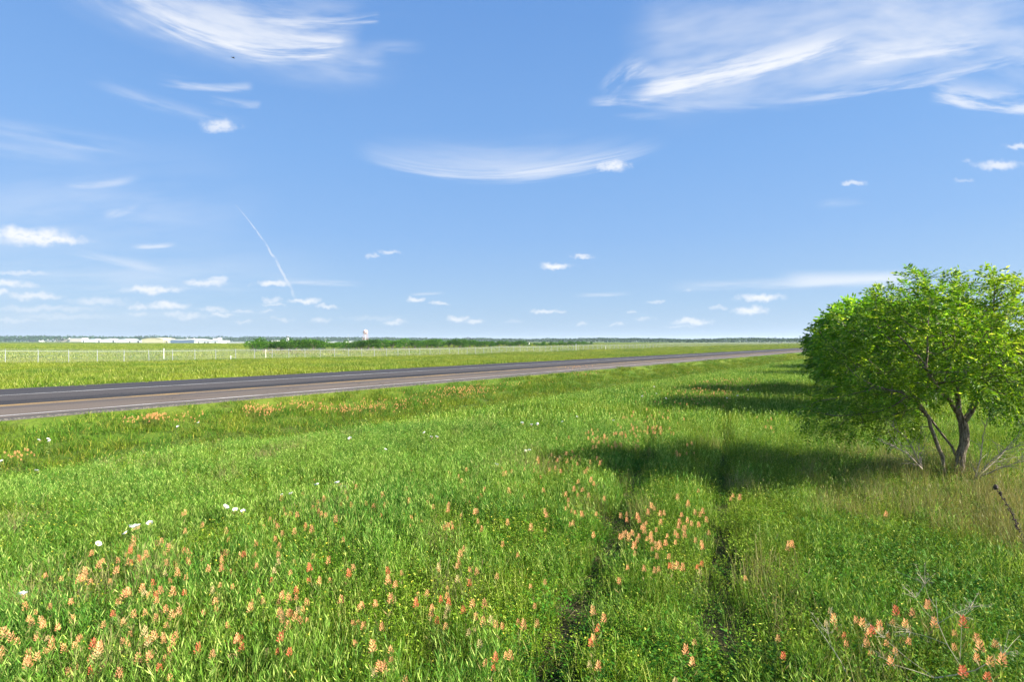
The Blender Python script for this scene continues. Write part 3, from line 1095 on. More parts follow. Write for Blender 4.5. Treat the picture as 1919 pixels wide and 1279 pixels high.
# slim marker posts along the fence
m_white = plain('white_paint', (.48, .48, .46), .5, .06, 6)
m_cream_post = plain('weathered_white_paint', (.62, .60, .45), .6, .15, 6)
MARK = [(307, 653.5, 674, 5.0, m_white, 'tall white marker post standing behind the left part of the fence'),
        (432.5, 667, 675, -1.5, m_white, 'short white marker post among the grass in front of the fence'),
        (498, 656, 671, 3.0, m_cream_post, 'slightly leaning cream marker post in front of the hedge row'),
        (1079.5, 644.5, 657.5, -.6, m_white, 'white marker post near the right end of the hedge row'),
        (1135, 649, 657.5, -.8, m_cream_post, 'short cream marker post right of the hedge row')]
for px, yt, yb, off, mt, lb in MARK:
    # on the line parallel to the fence at FD + off
    b_ = (px - 959.5) / FPX
    Y = (FD + off) / (UX - b_ * UY)
    X = b_ * Y
    gz = float(ground(X, Y))
    top = CAM_Z - (yt - 639.5) / FPX * Y
    h_ = max(.7, top - gz)
    t_ = empty('marker_post', (X, Y, gz))
    tag(t_, lb, 'post')
    mb = MB()
    mb.tube([(0, 0, -.2), (0, 0, h_ - .06)], .055, 8)
    mb.build('post_shaft', mt, t_)
    mb = MB()
    mb.lathe([(.085, -.10), (.09, 0), (.06, .05), (0, .06)], 8, 0, (0, 0, h_ - .06))
    mb.build('post_cap', mt, t_)

# ------------------------------------------------------------------ airfield buildings
m_bwhite = plain('white_metal_siding', (.66, .66, .65), .5, .05, .4)
m_bbeige = plain('beige_hangar_door', (.60, .52, .43), .55, .06, .3)
m_bcream = plain('cream_metal_siding', (.62, .55, .34), .55, .05, .3)
m_bblue = plain('blue_grey_glazed_front', (.15, .21, .30), .3, .12, .5)
m_bdark = plain('dark_opening', (.03, .035, .04), .7, .1, .5)
m_roof = plain('pale_metal_roof', (.60, .62, .64), .45, .05, .3)
m_trim = plain('grey_trim', (.40, .42, .44), .5, .1, .5)


def span(px0, px1, yb):
    Y = CAM_Z * FPX / (yb - 639.5)
    return (px0 - 959.5) / FPX * Y, (px1 - 959.5) / FPX * Y, Y


def building(name, label, px0, px1, yt, yb, wall, roofm=None, gable=0.0, doors=(), depth=22, group=None, cat='hangar', curved=False, ribs=0, Yfix=None):
    """front faces the camera; gable = photo pixels from eave to ridge; doors = (u0, u1, v1, material) shares of the front"""
    if Yfix:
        Y = Yfix
        x0, x1 = (px0 - 959.5) / FPX * Y, (px1 - 959.5) / FPX * Y
    else:
        x0, x1, Y = span(px0, px1, yb)
    w = x1 - x0
    top = CAM_Z + (639.5 - yt) / FPX * Y
    eave = top - gable / FPX * Y
    t_ = empty(name, ((x0 + x1) / 2, Y, 0))
    tag(t_, label, cat, group)
    outline = [(-w / 2, -.3), (w / 2, -.3), (w / 2, eave)]
    if gable:
        n_ = 9 if curved else 2
        for k in range(1, n_):
            u_ = k / n_
            zz = (1 - (2 * u_ - 1) ** 2) if curved else 1.0
            outline.append((w / 2 - u_ * w, eave + (top - eave) * zz))
    outline.append((-w / 2, eave))
    mb = MB()
    mb.prism(outline, 0, depth)
    mb.build('wall', wall, t_)
    # roof sheet following the outline, a little proud
    up = outline[2:]
    mb = MB()
    th = max(.18, .03 * eave)
    poly = [(x_ * 1.012, z_ + .03) for x_, z_ in up] + [(x_ * 1.012, z_ + .03 + th) for x_, z_ in reversed(up)]
    mb.prism(poly, -.35, depth + .35)
    mb.build('roof', roofm or m_roof, t_)
    for (u0, u1, v1, dm) in doors:
        mb = MB()
        a, b = -w / 2 + u0 * w, -w / 2 + u1 * w
        hh = eave * v1
        mb.box(a, -.12, 0, b, -.02, hh)
        pc = max(1, int(abs(b - a) / 4.5))
        for k in range(pc + 1):                  # panel seams
            xx = a + (b - a) * k / pc
            mb.box(xx - .07, -.2, 0, xx + .07, -.121, hh - .02)
        mb.box(a, -.22, hh, b, -.02, hh + .25)
        mb.build('door', dm, t_)
    return t_


building('open_hangar', 'open fronted white hangar with dark interior, leftmost on the horizon', 52, 74.5, 634.6, 640.9, m_bwhite, gable=1.4, doors=[(.1, .9, .88, m_bdark)])
building('hangar', 'low white flat roofed hangar left of two pale beige hangars', 88, 103.5, 635.8, 641.2, m_bwhite, doors=[(.1, .9, .8, m_bwhite)])
building('hangar', 'tall flat roofed beige hangar, left one of the joined pair', 104, 129.3, 634.1, 641.2, m_bwhite, doors=[(.04, .96, .86, m_bbeige)])
building('hangar', 'tall flat roofed beige hangar, right one of the joined pair', 130.5, 153.5, 634.4, 641.3, m_bwhite, doors=[(.04, .96, .86, m_bbeige)])
building('shed', 'narrow white shed right of the beige hangar pair', 154.6, 158, 637, 641.5, m_bwhite, cat='shed', depth=8, doors=[(.3, .7, .6, m_bdark)])
building('hangar', 'white hangar with faint gable between two small sheds', 159.4, 180.2, 635.6, 641.9, m_bwhite, gable=.8, doors=[(.1, .9, .85, m_bwhite)])
building('shed', 'small white shed with dark doorway, left of the first gabled white hangar', 182, 187.6, 637.3, 642, m_bwhite, cat='shed', depth=8, doors=[(.55, .85, .7, m_bdark)])
building('hangar', 'gabled white hangar with low dark doored shed at its right', 189, 210.5, 635, 642.2, m_bwhite, gable=1.6, doors=[(.12, .88, .85, m_bwhite)])
building('shed', 'low white shed with dark doorway between two gabled white hangars', 211, 217, 638, 642.2, m_bwhite, cat='shed', depth=8, doors=[(.1, .4, .7, m_bdark)])
building('hangar', 'gabled white hangar beside the long low white annex', 219.5, 241, 635.3, 642.6, m_bwhite, gable=1.6, doors=[(.12, .88, .85, m_bwhite)])
building('annex_building', 'long low white annex with dark doors left of the cream hangar', 241.6, 265, 638, 642.7, m_bwhite, cat='annex', depth=12, doors=[(.02, .1, .5, m_bdark), (.7, .8, .6, m_bdark)])
building('hangar', 'large cream hangar with shallow arched roof', 265.6, 306, 633.9, 643, m_bcream, m_bcream, gable=2.4, curved=True, doors=[(.1, .9, .82, m_bcream)], depth=30)
building('annex_building', 'small cream annex joined to the right of the cream hangar', 306.5, 314.3, 639, 643.1, m_bcream, cat='annex', depth=12, doors=[(.75, .95, .7, m_bdark)])
t_ = building('hangar', 'wide hangar with blue grey glazed front and bright white arched roof', 315, 369, 635.6, 643.6, m_bwhite, m_bwhite, gable=2.6, curved=True, doors=[(.095, .90, .92, m_bblue)], depth=34)
for xx in (-3.0, 5.5):
    mb = MB()
    mb.tube([(xx, 14, 5.2), (xx, 14, 6.6)], .35, 8)
    mb.build('roof_vent', m_bwhite, t_)
t_ = building('terminal_building', 'low white terminal block with a taller box storey and dark windows', 370, 415.5, 639.0, 644.1, m_bwhite, cat='building', depth=16,
              doors=[(.02, .05, .5, m_bdark), (.28, .33, .45, m_bdark), (.42, .46, .5, m_bdark), (.72, .76, .5, m_bdark)])
mb = MB()
Yt = CAM_Z * FPX / 4.6
mb.box(2.4, 2, 3.05, 7.6, 10, 5.5)
mb.build('upper_storey', m_bwhite, t_)
mb = MB()
mb.box(2.2, 1.8, 5.5, 7.8, 10.2, 5.7)
mb.build('upper_roof', m_trim, t_)
building('storage_building', 'long low white shed row right of the terminal block', 424, 465, 641.3, 644.6, m_bwhite, cat='shed', depth=9, doors=[(.1 + .16 * k, .2 + .16 * k, .7, m_bwhite) for k in range(5)])
building('storage_building', 'low pale trailer end on the right of the long shed row', 466, 473, 642.6, 644.7, m_bwhite, cat='shed', depth=7, doors=[(.2, .5, .7, m_bdark)])
building('warehouse', 'white warehouse showing behind the left end of the hedge row', 475, 486, 638.6, 643, m_bwhite, gable=.8, cat='warehouse', Yfix=1100)
building('warehouse', 'low white roofed warehouse left of the control tower, over the hedge', 504, 516, 638.2, 643, m_bwhite, gable=.6, cat='warehouse', Yfix=1100)
building('warehouse', 'long white warehouse over the hedge between tower and water tower', 614, 648, 640.6, 646, m_bwhite, cat='warehouse', Yfix=800, doors=[(.1 + .2 * k, .22 + .2 * k, .6, m_bwhite) for k in range(4)])
building('warehouse', 'white warehouse over the hedge just left of the water tower', 651, 670, 638.8, 644, m_bwhite, gable=.7, cat='warehouse', Yfix=1000)
building('warehouse', 'dark roofed low building behind the hedge right of the control tower', 548, 566, 639.4, 644, m_bbeige, m_trim, gable=.8, cat='warehouse', Yfix=1000)

# control tower
Y = 1200.0
X = (539 - 959.5) / FPX * Y
t_ = empty('control_tower', (X, Y, 0))
tag(t_, 'slim white control tower with dark glass cab above the hedge', 'control tower')
mb = MB()
mb.box(-2.4, -2.4, 0, 2.4, 2.4, 10.6)
mb.box(-.5, -2.46, 2, .5, -2.401, 9.5, 1)
mb.build('shaft', [m_bwhite, m_trim], t_)
mb = MB()
mb.lathe([(2.8, 10.6), (3.5, 13.2)], 8)
mb.build('glass_cab', m_bdark, t_)
mb = MB()
mb.lathe([(0, 13.2), (3.7, 13.2), (3.7, 13.7), (0, 14.0)], 8)
mb.build('cab_roof', m_trim, t_)
for xx, zz in ((.8, 16.5), (-.8, 15.6)):
    mb = MB()
    mb.tube([(xx, 0, 13.7), (xx, 0, zz)], .12, 5)
    mb.build('antenna', m_trim, t_)

# light masts
for px, yt, Y, lb in ((610.3, 635.6, 1000.0, 'short thick white mast over the hedge left of the long warehouse'), (652.6, 628.5, 1000.0, 'thin pale lamp mast over the hedge left of the water tower')):
    X = (px - 959.5) / FPX * Y
    t_ = empty('light_mast', (X, Y, 0))
    tag(t_, lb, 'mast')
    top = CAM_Z + (639.5 - yt) / FPX * Y
    thick = .55 if px < 620 else .2
    mb = MB()
    mb.tube([(0, 0, 0), (0, 0, top)], [thick, thick * .7], 7)
    mb.build('mast_pole', m_white, t_)
    mb = MB()
    mb.box(-.9, -.25, top - .05, .9, .25, top + .35)
    mb.build('lamp_head', m_white, t_)

# water tower
m_check, q = new_mat('red_white_checks')
p = q.n('ShaderNodeTexCoord').outputs['Object']
ax_, ay_, az_ = q.sep(p)
ang = q.m('FLOOR', q.m('MULTIPLY', q.m('ADD', q.m('ARCTAN2', ay_, ax_), 10.0), 8 / (2 * PI)))
row = q.m('FLOOR', q.m('MULTIPLY', az_, 1 / 3.1))
chk = q.m('FLOORED_MODULO', q.m('ADD', ang, row), 2.0)
finish(q, principled(q, q.mix(chk, (.80, .76, .74), (.50, .085, .06)), .45, .4))
m_redleg = plain('faded_red_steel', (.55, .32, .27), .5, .15, .6)
Y = 1500.0
X = (684.8 - 959.5) / FPX * Y
t_ = empty('water_tower', (X, Y, 0))
tag(t_, 'red and white checkered ball water tower on splayed legs', 'water tower')
RB = 6.6
mb = MB()
mb.lathe([(max(.01, RB * math.sin(PI * k / 14)), 28.2 - RB * .97 * math.cos(PI * k / 14)) for k in range(15)], 24)
mb.build('tank', m_check, t_, True)
mb = MB()
mb.lathe([(RB + .1, 27.2), (RB + 1.0, 27.2), (RB + 1.0, 27.5), (RB + .1, 27.5)], 24)
mb.lathe([(RB + .95, 28.5), (RB + 1.05, 28.5), (RB + 1.05, 28.6), (RB + .95, 28.6)], 24)
mb.build('walkway', m_white, t_)
for k in range(6):
    a = 2 * PI * k / 6 + .3
    mb = MB()
    mb.tube([(math.cos(a) * 7.9, math.sin(a) * 7.9, 0), (math.cos(a) * 6.0, math.sin(a) * 6.0, 26.8)], .42, 7)
    mb.build('leg', m_redleg, t_)
mb = MB()
for zz in (9.0, 18.0):
    rr = 7.9 - 1.9 * zz / 26.8
    pts = [(math.cos(2 * PI * k / 6 + .3) * rr, math.sin(2 * PI * k / 6 + .3) * rr, zz) for k in range(7)]
    mb.tube(pts, .16, 5)
mb.build('brace', m_redleg, t_)
mb = MB()
mb.tube([(0, 0, 0), (0, 0, 22.2)], [.9, .8], 10)
mb.build('riser_pipe', m_white, t_)
mb = MB()
mb.tube([(0, 0, 34.4), (0, 0, 36.4)], [.7, .3], 8)
mb.build('beacon', m_white, t_)

# oil pump jack
m_black = plain('dark_steel', (.02, .022, .025), .6, .2, 1.0)
Y = 520.0
X = (882 - 959.5) / FPX * Y
t_ = empty('pump_jack', (X, Y, 0))
tag(t_, 'dark oil pump jack showing over the hedge row, head raised to the left', 'pump jack')
mb = MB()
mb.tube([(-2.8, 0, 6.3), (2.3, 0, 4.3)], .22, 6)
mb.build('walking_beam', m_black, t_)
mb = MB()
mb.prism([(-2.5, 6.55), (-2.6, 5.9), (-2.75, 4.4), (-3.05, 4.4), (-3.15, 5.4), (-3.0, 6.3), (-2.75, 6.8)], -.25, .25)
mb.build('horse_head', m_black, t_)
for sx, sy in ((-1.2, .8), (1.2, .8), (-1.2, -.8), (1.2, -.8)):
    mb = MB()
    mb.tube([(sx - .1, sy, 0), (-.1, .15 * sy, 5.2)], .14, 5)
    mb.build('leg', m_black, t_)
mb = MB()
mb.prism([(1.9, 1.2), (3.2, 1.2), (3.5, 2.4), (2.7, 3.3), (1.8, 2.4)], -.7, .7)
mb.build('counterweight', m_black, t_)
mb = MB()
mb.tube([(2.6, .4, 2.3), (2.25, .4, 4.35)], .09, 5)
mb.tube([(2.6, -.4, 2.3), (2.25, -.4, 4.35)], .09, 5)
mb.build('pitman_arm', m_black, t_)
mb = MB()
mb.box(-3.4, -.7, 0, 4.2, .7, .5)
mb.box(2.2, -.6, .5, 3.6, .6, 1.2)
mb.build('skid_base', m_black, t_)
mb = MB()
mb.tube([(-3.05, 0, .2), (-3.05, 0, 4.6)], .05, 5)
mb.build('polished_rod', m_trim, t_)

# small white tank house among the hedge
Y = 290.0
X = (990 - 959.5) / FPX * Y
t_ = empty('storage_tank', (X, Y, 0))
tag(t_, 'small white upright tank in a gap of the hedge row', 'tank')
mb = MB()
mb.lathe([(0, 0), (.72, 0), (.72, 1.65), (.68, 1.75)], 18)
mb.build('tank_wall', m_white, t_, True)
mb = MB()
mb.lathe([(.74, 1.72), (.74, 1.78), (.1, 2.0), (0, 2.0)], 18)
mb.build('tank_roof', m_white, t_)
mb = MB()
mb.tube([(.1, 0, 2.0), (.1, 0, 2.5)], [.05, .07], 6)
mb.build('vent_pipe', plain('red_paint', (.5, .06, .04), .5), t_)

# ------------------------------------------------------------------ far woods
m_woods = leafy('far_woods_leaf', (.020, .055, .020), (.034, .075, .026), None, .02, .1, .15)
def woods():
    P, D, L, Wd = [], [], [], []
    n = 48000
    az = np.concatenate([rng.uniform(-1.02, 1.02, n)])
    dist = np.interp(az, [-1.0, -.45, -.1, .2, .55, 1.0], [2000, 1900, 1500, 900, 640, 600]) * (1 + .10 * rng.random(n))
    x_, y_ = np.sin(az) * dist, np.cos(az) * dist
    hh = np.interp(az, [-1.0, -.45, -.1, .2, .55, 1.0], [17.5, 15.5, 9.5, 6.0, 5.6, 5.6])
    hh = hh * (.60 + .55 * vnoise(x_, y_, 60, 5) + .35 * (vnoise(x_, y_, 22, 6) - .4))
    z_ = hh * np.sqrt(rng.random(n))
    p = np.stack([x_, y_, z_], -1)
    dd_ = rng.normal(size=(n, 3))
    s = Soup()
    s.leaves(0, p, dd_, 4.6 * dist / 2000, 3.6 * dist / 2000)
    return s.mesh('far_woods', m_woods)


o = link('far_woods', woods())
tag(o, 'blue green woods along the whole horizon', 'woods', kind='stuff')

# ------------------------------------------------------------------ hedge row beyond the fence
m_bush = leafy('bush_leaf', (.026, .100, .006), (.055, .145, .008), (.09, .17, .01), .25, 1.0, .3)
m_bark = plain('grey_brown_bark', (.16, .13, .10), .85, .35, 9.0)


def bush_mesh(seed, w, h, n=900):
    s = Soup()
    lumps = [(rng.normal() * w * .28, rng.normal() * w * .28, h * rng.uniform(.35, .78), w * rng.uniform(.22, .36)) for _ in range(8)]
    pp = []
    for lx, ly, lz, lr in lumps:
        u_ = unit(rng.normal(size=(n // 8, 3)))
        u_ = u_ * (lr * (.55 + .5 * rng.random((n // 8, 1))))
        u_[:, 2] *= .75
        pp.append(u_ + np.array([lx, ly, lz]))
    P = np.concatenate(pp)
    P = P[P[:, 2] > .1]
    out = P - np.array([0, 0, h * .4])
    s.leaves(0, P, out + rng.normal(size=P.shape) * .8, .20 + .22 * rng.random(len(P)), .14)
    return s


def bush_parts(seed):
    crown = bush_mesh(seed, 3.4, 3.3, 1500).mesh('crown', m_bush)
    mb = MB()
    for k in range(5):
        a = 2 * PI * k / 5 + rng.random()
        mb.tube([(0, 0, -.1), (math.cos(a) * .3, math.sin(a) * .3, .9), (math.cos(a) * .8, math.sin(a) * .8, 2.0)], [.08, .06, .03], 5)
    return crown, mb.mesh('stem', m_bark)


BUSH = [bush_parts(k) for k in range(5)]
hx = np.array([478, 495, 520, 545, 566, 588, 605, 624, 645, 668, 690, 712, 735, 757, 778, 800, 820, 842, 862, 880, 900, 918, 936, 955, 973, 1006, 1022, 1040, 1056, 1072, 1088, 1097.])
hy = np.array([640, 637, 641, 637.5, 640, 637, 642, 643, 641, 638.5, 637.5, 638, 638, 637.5, 638, 637.5, 637, 638.2, 637, 637.6, 640, 640.5, 640, 640.6, 639, 643, 641, 642, 640, 640.6, 640.5, 641.])
nb = 0
for row_ in range(2):
    for px, pt in zip(hx, hy):
        if row_ and 600 < px < 640:
            continue
        b_ = (px + (0 if row_ == 0 else 9) - 959.5) / FPX
        dline = 150.0 + row_ * 9 + rng.uniform(-2, 2)
        Y = dline / (UX - b_ * UY)
        X = b_ * Y
        gz = float(ground(X, Y))
        top = CAM_Z + (639.5 - pt - (0.4 if row_ else 0)) / FPX * Y
        sc_ = max(.5, (top - gz) / 2.85)
        t_ = empty('bush', (X, Y, gz), rng.random() * 6.28)
        t_.scale = (sc_ * rng.uniform(1.0, 1.3), sc_ * rng.uniform(1.0, 1.3), sc_)
        if row_ == 0 and px == 478:
            lb = 'dense green bush at the left end of the hedge row beyond the fence'
        elif row_ == 0 and px == 1097:
            lb = 'dense green bush at the right end of the hedge row beyond the fence'
        elif row_ == 0 and px == 1006:
            lb = 'low green bush just right of the small white tank'
        elif row_ == 0 and px == 973:
            lb = 'dark green bush just left of the small white tank'
        elif row_ == 0 and px == 880:
            lb = 'green bush standing in front of the oil pump jack'
        else:
            lb = 'dense green bush inside the hedge row beyond the chain link fence'
        tag(t_, lb, 'bush', 'bushes of the hedge row beyond the fence')
        cr, st = BUSH[nb % 5]
        link('crown', cr, t_)
        link('stem', st, t_)
        nb += 1
# tan dead growth at the foot of the hedge
x = rng.uniform(0, 1, 900)
pxs = 498 + 520 * x ** 3.0
b_ = (pxs - 959.5) / FPX
dline = 122 + 22 * rng.random(900)
Y = dline / (UX - b_ * UY)
X = b_ * Y
scatter('dry_hedge_growth', 'dry', X, Y, np.stack([np.full(900, 3.0), np.full(900, 3.0), .7 + .7 * rng.random(900)], -1), 'tan and pinkish dry growth along the foot of the hedge row', 'grass')

# ------------------------------------------------------------------ trees on the right
m_leaf = leafy('pinnate_leaf', (.085, .225, .008), (.185, .315, .010), (.34, .40, .06), .8, 3.0, .48, .5, .25, vary=.45)
m_leaf2 = leafy('row_tree_leaf', (.065, .205, .010), (.125, .255, .010), (.20, .30, .03), .6, 2.0, .48, .5, .2, vary=.4)  # foliage of the row trees, a deeper green than the front tree
m_treebark, q = new_mat('furrowed_bark')
p = q.n('ShaderNodeTexCoord').outputs['Object']
fur = q.noise(q.mapping(p, scale=(34, 34, 7)), 1.0, 5.0, .7)
c = q.mix(q.ss(fur, .38, .62), (.060, .044, .030), (.22, .18, .13))
c = q.mix(q.ss(q.noise(p, 2.5, 3.0), .5, .75, 0, .5), c, (.22, .21, .18))
bmp = q.n('ShaderNodeBump')
bmp.inputs['Strength'].default_value = .9
bmp.inputs['Distance'].default_value = .02
q.put(bmp.inputs['Height'], fur)
finish(q, principled(q, c, .9, .15, normal=bmp.outputs[0]))


def grow(stems, attr, step=.13, di=1.1, dk=.24, iters=140):
    """branches reaching into a crown: stems = list of (points, index of the node each starts from or None)"""
    P, par = [], []
    names = {}
    for si, (pts, root) in enumerate(stems):
        last = -1 if root is None else int(np.linalg.norm(np.array(P) - np.array(pts[0]), axis=1).argmin())
        pts = pts if root is None else pts[1:]
        prev = None if root is None else P[last]
        for k, p in enumerate(pts):
            p = np.array(p, float)
            if prev is not None:
                n_ = max(1, int(np.linalg.norm(p - prev) / step))
                for j in range(1, n_ + 1):
                    P.append(prev + (p - prev) * j / n_ + rng.normal(size=3) * .008)
                    par.append(last)
                    last = len(P) - 1
            else:
                P.append(p)
                par.append(last)
                last = len(P) - 1
            prev = p
    A = np.array(attr)
    N = np.array(P)
    dist = np.linalg.norm(A[:, None] - N[None], axis=2)
    near = dist.argmin(1)
    nd = dist.min(1)
    n0 = len(P)
    for it in range(iters):
        alive = nd > dk
        if not alive.any():
            break
        reach = alive & (nd < di * (1.0 if it < 60 else 1.8))
        if not reach.any():
            di *= 1.25
            continue
        dirs = np.zeros((len(P), 3))
        np.add.at(dirs, near[reach], unit(A[reach] - N[near[reach]]))
        src = np.unique(near[reach])
        dv = unit(dirs[src] + rng.normal(size=(len(src), 3)) * .25)
        new = N[src] + dv * step
        i0 = len(P)
        P += list(new)
        par += list(src)
        N = np.array(P)
        dn = np.linalg.norm(A[:, None] - new[None], axis=2)
        b = dn.argmin(1)
        bd = dn[np.arange(len(A)), b]
        upd = bd < nd
        near[upd], nd[upd] = b[upd] + i0, bd[upd]
        if len(P) > 9000:
            break
    return np.array(P), np.array(par)


def skin(P, par, tip=.0045, expo=2.3, rmax=None, nside=6):
    n = len(P)
    rad = np.zeros(n)
    kids = [[] for _ in range(n)]
    for i in range(n):
        if par[i] >= 0:
            kids[par[i]].append(i)
    order = list(range(n))[::-1]
    acc = np.zeros(n)
    for i in order:
        if acc[i] == 0:
            acc[i] = tip ** expo
        if par[i] >= 0:
            acc[par[i]] += acc[i]
    rad = acc ** (1 / expo)
    if rmax:
        rad = tip * (rad / tip) ** (math.log(rmax / tip) / math.log(rad.max() / tip))
    V, F = [], []
    ring = {}
    for i in range(n):
        j = par[i]
        if j < 0:
            continue
        d_ = unit(P[i] - P[j])
        a_ = unit(np.cross(d_, [0.31, .95, .05]))
        b_ = np.cross(d_, a_)
        ns = nside if rad[i] > .02 else 4
        cs = np.cos(2 * PI * np.arange(ns) / ns)[:, None]
        sn = np.sin(2 * PI * np.arange(ns) / ns)[:, None]
        r0 = min(rad[j], rad[i] * 1.12)
        b0 = len(V)
        for c_, r_ in ((P[j] - d_ * r0 * .3, r0), (P[i] + d_ * rad[i] * .2, rad[i])):
            V += list(c_ + (a_ * cs + b_ * sn) * r_)
        F += [(b0 + k, b0 + (k + 1) % ns, b0 + ns + (k + 1) % ns, b0 + ns + k) for k in range(ns)]
    return np.array(V), np.array(F), rad, kids


def pinnate(s, mi, P, D, size, leaflets=9, llen=.075, lwid=.024):
    """feather leaves: leaflets in pairs along a drooping midrib"""
    n = len(P)
    D = unit(D)
    ref = unit(np.cross(D, np.tile([[0, 0, 1.0]], (n, 1)) + rng.normal(size=(n, 3)) * .35))
    pairs = leaflets // 2
    size = np.broadcast_to(size, (n,))
    for k in range(pairs + 1):
        t = .22 + .78 * k / pairs
        c_ = P + D * (size * t)[:, None] + np.array([0, 0, -1.0]) * (size * .32 * t * t)[:, None]
        if k == pairs:
            s.leaves(mi, c_, D + np.array([0, 0, -.5]), llen * size / .24, lwid * size / .24, roll=ref + .2 * rng.normal(size=(n, 3)))
        else:
            for sg in (1, -1):
                nrm = np.cross(D, ref)
                dirs = ref * sg + D * .55 + np.array([0, 0, -.30]) + rng.normal(size=(n, 3)) * .18
                s.leaves(mi, c_, dirs, llen * size / .24 * (1 - .25 * abs(t - .6)), lwid * size / .24, roll=nrm + .35 * rng.normal(size=(n, 3)))


def lumpy(lumps, n, hollow=None):
    out = []
    vol = np.array([l[3] * l[4] * l[5] for l in lumps])
    cnt = np.maximum(8, (n * vol / vol.sum()).astype(int))
    for (lx, ly, lz, rx, ry, rz), c_ in zip(lumps, cnt):
        u_ = unit(rng.normal(size=(c_, 3))) * (rng.random((c_, 1)) ** .42)
        out.append(u_ * [rx, ry, rz] + [lx, ly, lz])
    A = np.concatenate(out)
    if hollow is not None:
        A = A[~hollow(A)]
    return A


def make_tree(root, stems, attr, leaf_mat, per=2, leaf=.23, leaflets=9, rmax=.12, tipr=.0045, llen=.075, lwid=.024, bare=(), clear=None, thin=.013):
    P, par = grow(stems, attr)
    V, F, rad, kids = skin(P, par, tip=tipr, rmax=rmax)
    link('trunk', mesh_np('trunk', V, [F[:, :4]], m_treebark, smooth=True), root)
    idx = np.where((rad < thin) & (par >= 0))[0]
    d_ = unit(P[idx] - P[par[idx]])
    pick = np.repeat(np.arange(len(idx)), per)
    pick = pick[rng.random(len(pick)) < .92]
    base = P[idx][pick] + rng.normal(size=(len(pick), 3)) * .02
    ctr = attr.mean(0)
    outw = unit(base - ctr)
    dirs = d_[pick] * .5 + outw * .55 + rng.normal(size=(len(pick), 3)) * .55 + np.array([0, 0, .12])
    if clear is not None:
        k_ = ~clear(base)
        base, dirs = base[k_], dirs[k_]
    s = Soup()
    pinnate(s, 0, base, dirs, leaf * (.65 + .6 * rng.random(len(base))), leaflets, llen, lwid)
    link('crown', s.mesh('crown', leaf_mat), root)
    return len(P), len(base)


# the leafy tree in front, its stems traced from the photograph
TK = .90                                    # the tracing below assumes 10.4 m; it stands at TK of that
T1 = Vector((8.72 * .90, 10.4 * .90, 0))
t1 = empty('leafy_tree', (T1.x, T1.y, float(ground(T1.x, T1.y))))
tag(t1, 'broad bright green tree with several bare forking stems, nearest of the row', 'tree')


def T(px, py, Y):
    w = W(px, py, Y * TK)
    return (w.x - T1.x, w.y - T1.y, w.z - t1.location.z)


def thick(pts, root=None):
    return (pts, root)


stems = [
    ([T(1797, 905, 10.4), T(1800, 866, 10.4), T(1808, 815, 10.42), T(1798, 778, 10.45), T(1794, 735, 10.5), T(1786, 690, 10.6)], None),
    ([T(1774, 902, 10.3), T(1765, 855, 10.25), T(1750, 814, 10.2), T(1739, 784, 10.1), T(1720, 755, 9.95), T(1690, 735, 9.8)], None),
    ([T(1799, 866, 10.42), T(1783, 838, 10.5), T(1764, 815, 10.6), T(1748, 792, 10.75), T(1725, 760, 10.9), T(1690, 715, 11.1)], 'near'),
    ([T(1806, 800, 10.4), T(1828, 760, 10.3), T(1850, 715, 10.2), T(1880, 680, 10.0)], 'near'),
    ([T(1800, 785, 10.4), T(1775, 745, 10.2), T(1750, 720, 9.9), T(1735, 690, 9.7)], 'near'),
    ([T(1800, 790, 10.5), T(1830, 745, 10.9), T(1860, 700, 11.2)], 'near'),
    ([T(1795, 740, 10.5), T(1812, 690, 10.7), T(1825, 640, 10.8)], 'near'),
]
lumps = [(-.1, 0, 2.55, 2.25, 2.0, 1.15), (-1.5, -.3, 1.95, .9, 1.0, .72), (-.9, -.2, 3.15, 1.0, 1.2, .72), (.3, -.1, 3.35, 1.2, 1.1, .62),
         (1.5, .1, 3.05, 1.0, 1.1, .75), (1.7, 0, 2.2, .9, 1.1, .85), (-1.9, .6, 2.5, .7, .9, .7), (.2, -1.5, 2.3, 1.2, .7, .8), (-.9, -1.5, 1.9, .9, .6, .6), (.9, 1.2, 2.7, 1.1, .9, .9),
         (2.3, .3, 2.7, .7, .8, .6), (-1.45, 0, 1.05, .75, .8, .55), (-1.9, .2, 1.45, .6, .8, .6), (-2.3, .3, 1.1, .7, .8, .55), (1.6, .2, 1.15, .7, .8, .5), (1.5, -.8, 1.55, .6, .6, .45)]
hol = lambda A: (A[:, 2] < 1.42) & (np.abs(A[:, 0] + .05) < .60) | (A[:, 2] < .62)
lumps = [tuple(c_ * TK for c_ in (l[0], l[1] * .85, l[2] + .30, l[3], l[4] * .82, l[5])) for l in lumps]
A1 = lumpy(lumps, 3000, hol)
print('tree', make_tree(t1, stems, A1, m_leaf, per=5, leaf=.26, leaflets=13, rmax=.078, llen=.066, lwid=.021, clear=lambda B: (B[:, 2] < 1.22) & (np.abs(B[:, 0] + .1) < .55)))

# bare dead shrubs at its foot
m_dead = plain('dead_twig', (.24, .20, .15), .85, .25, 14)
m_deadpale = plain('bleached_stalk', (.38, .33, .23), .8, .15, 14)


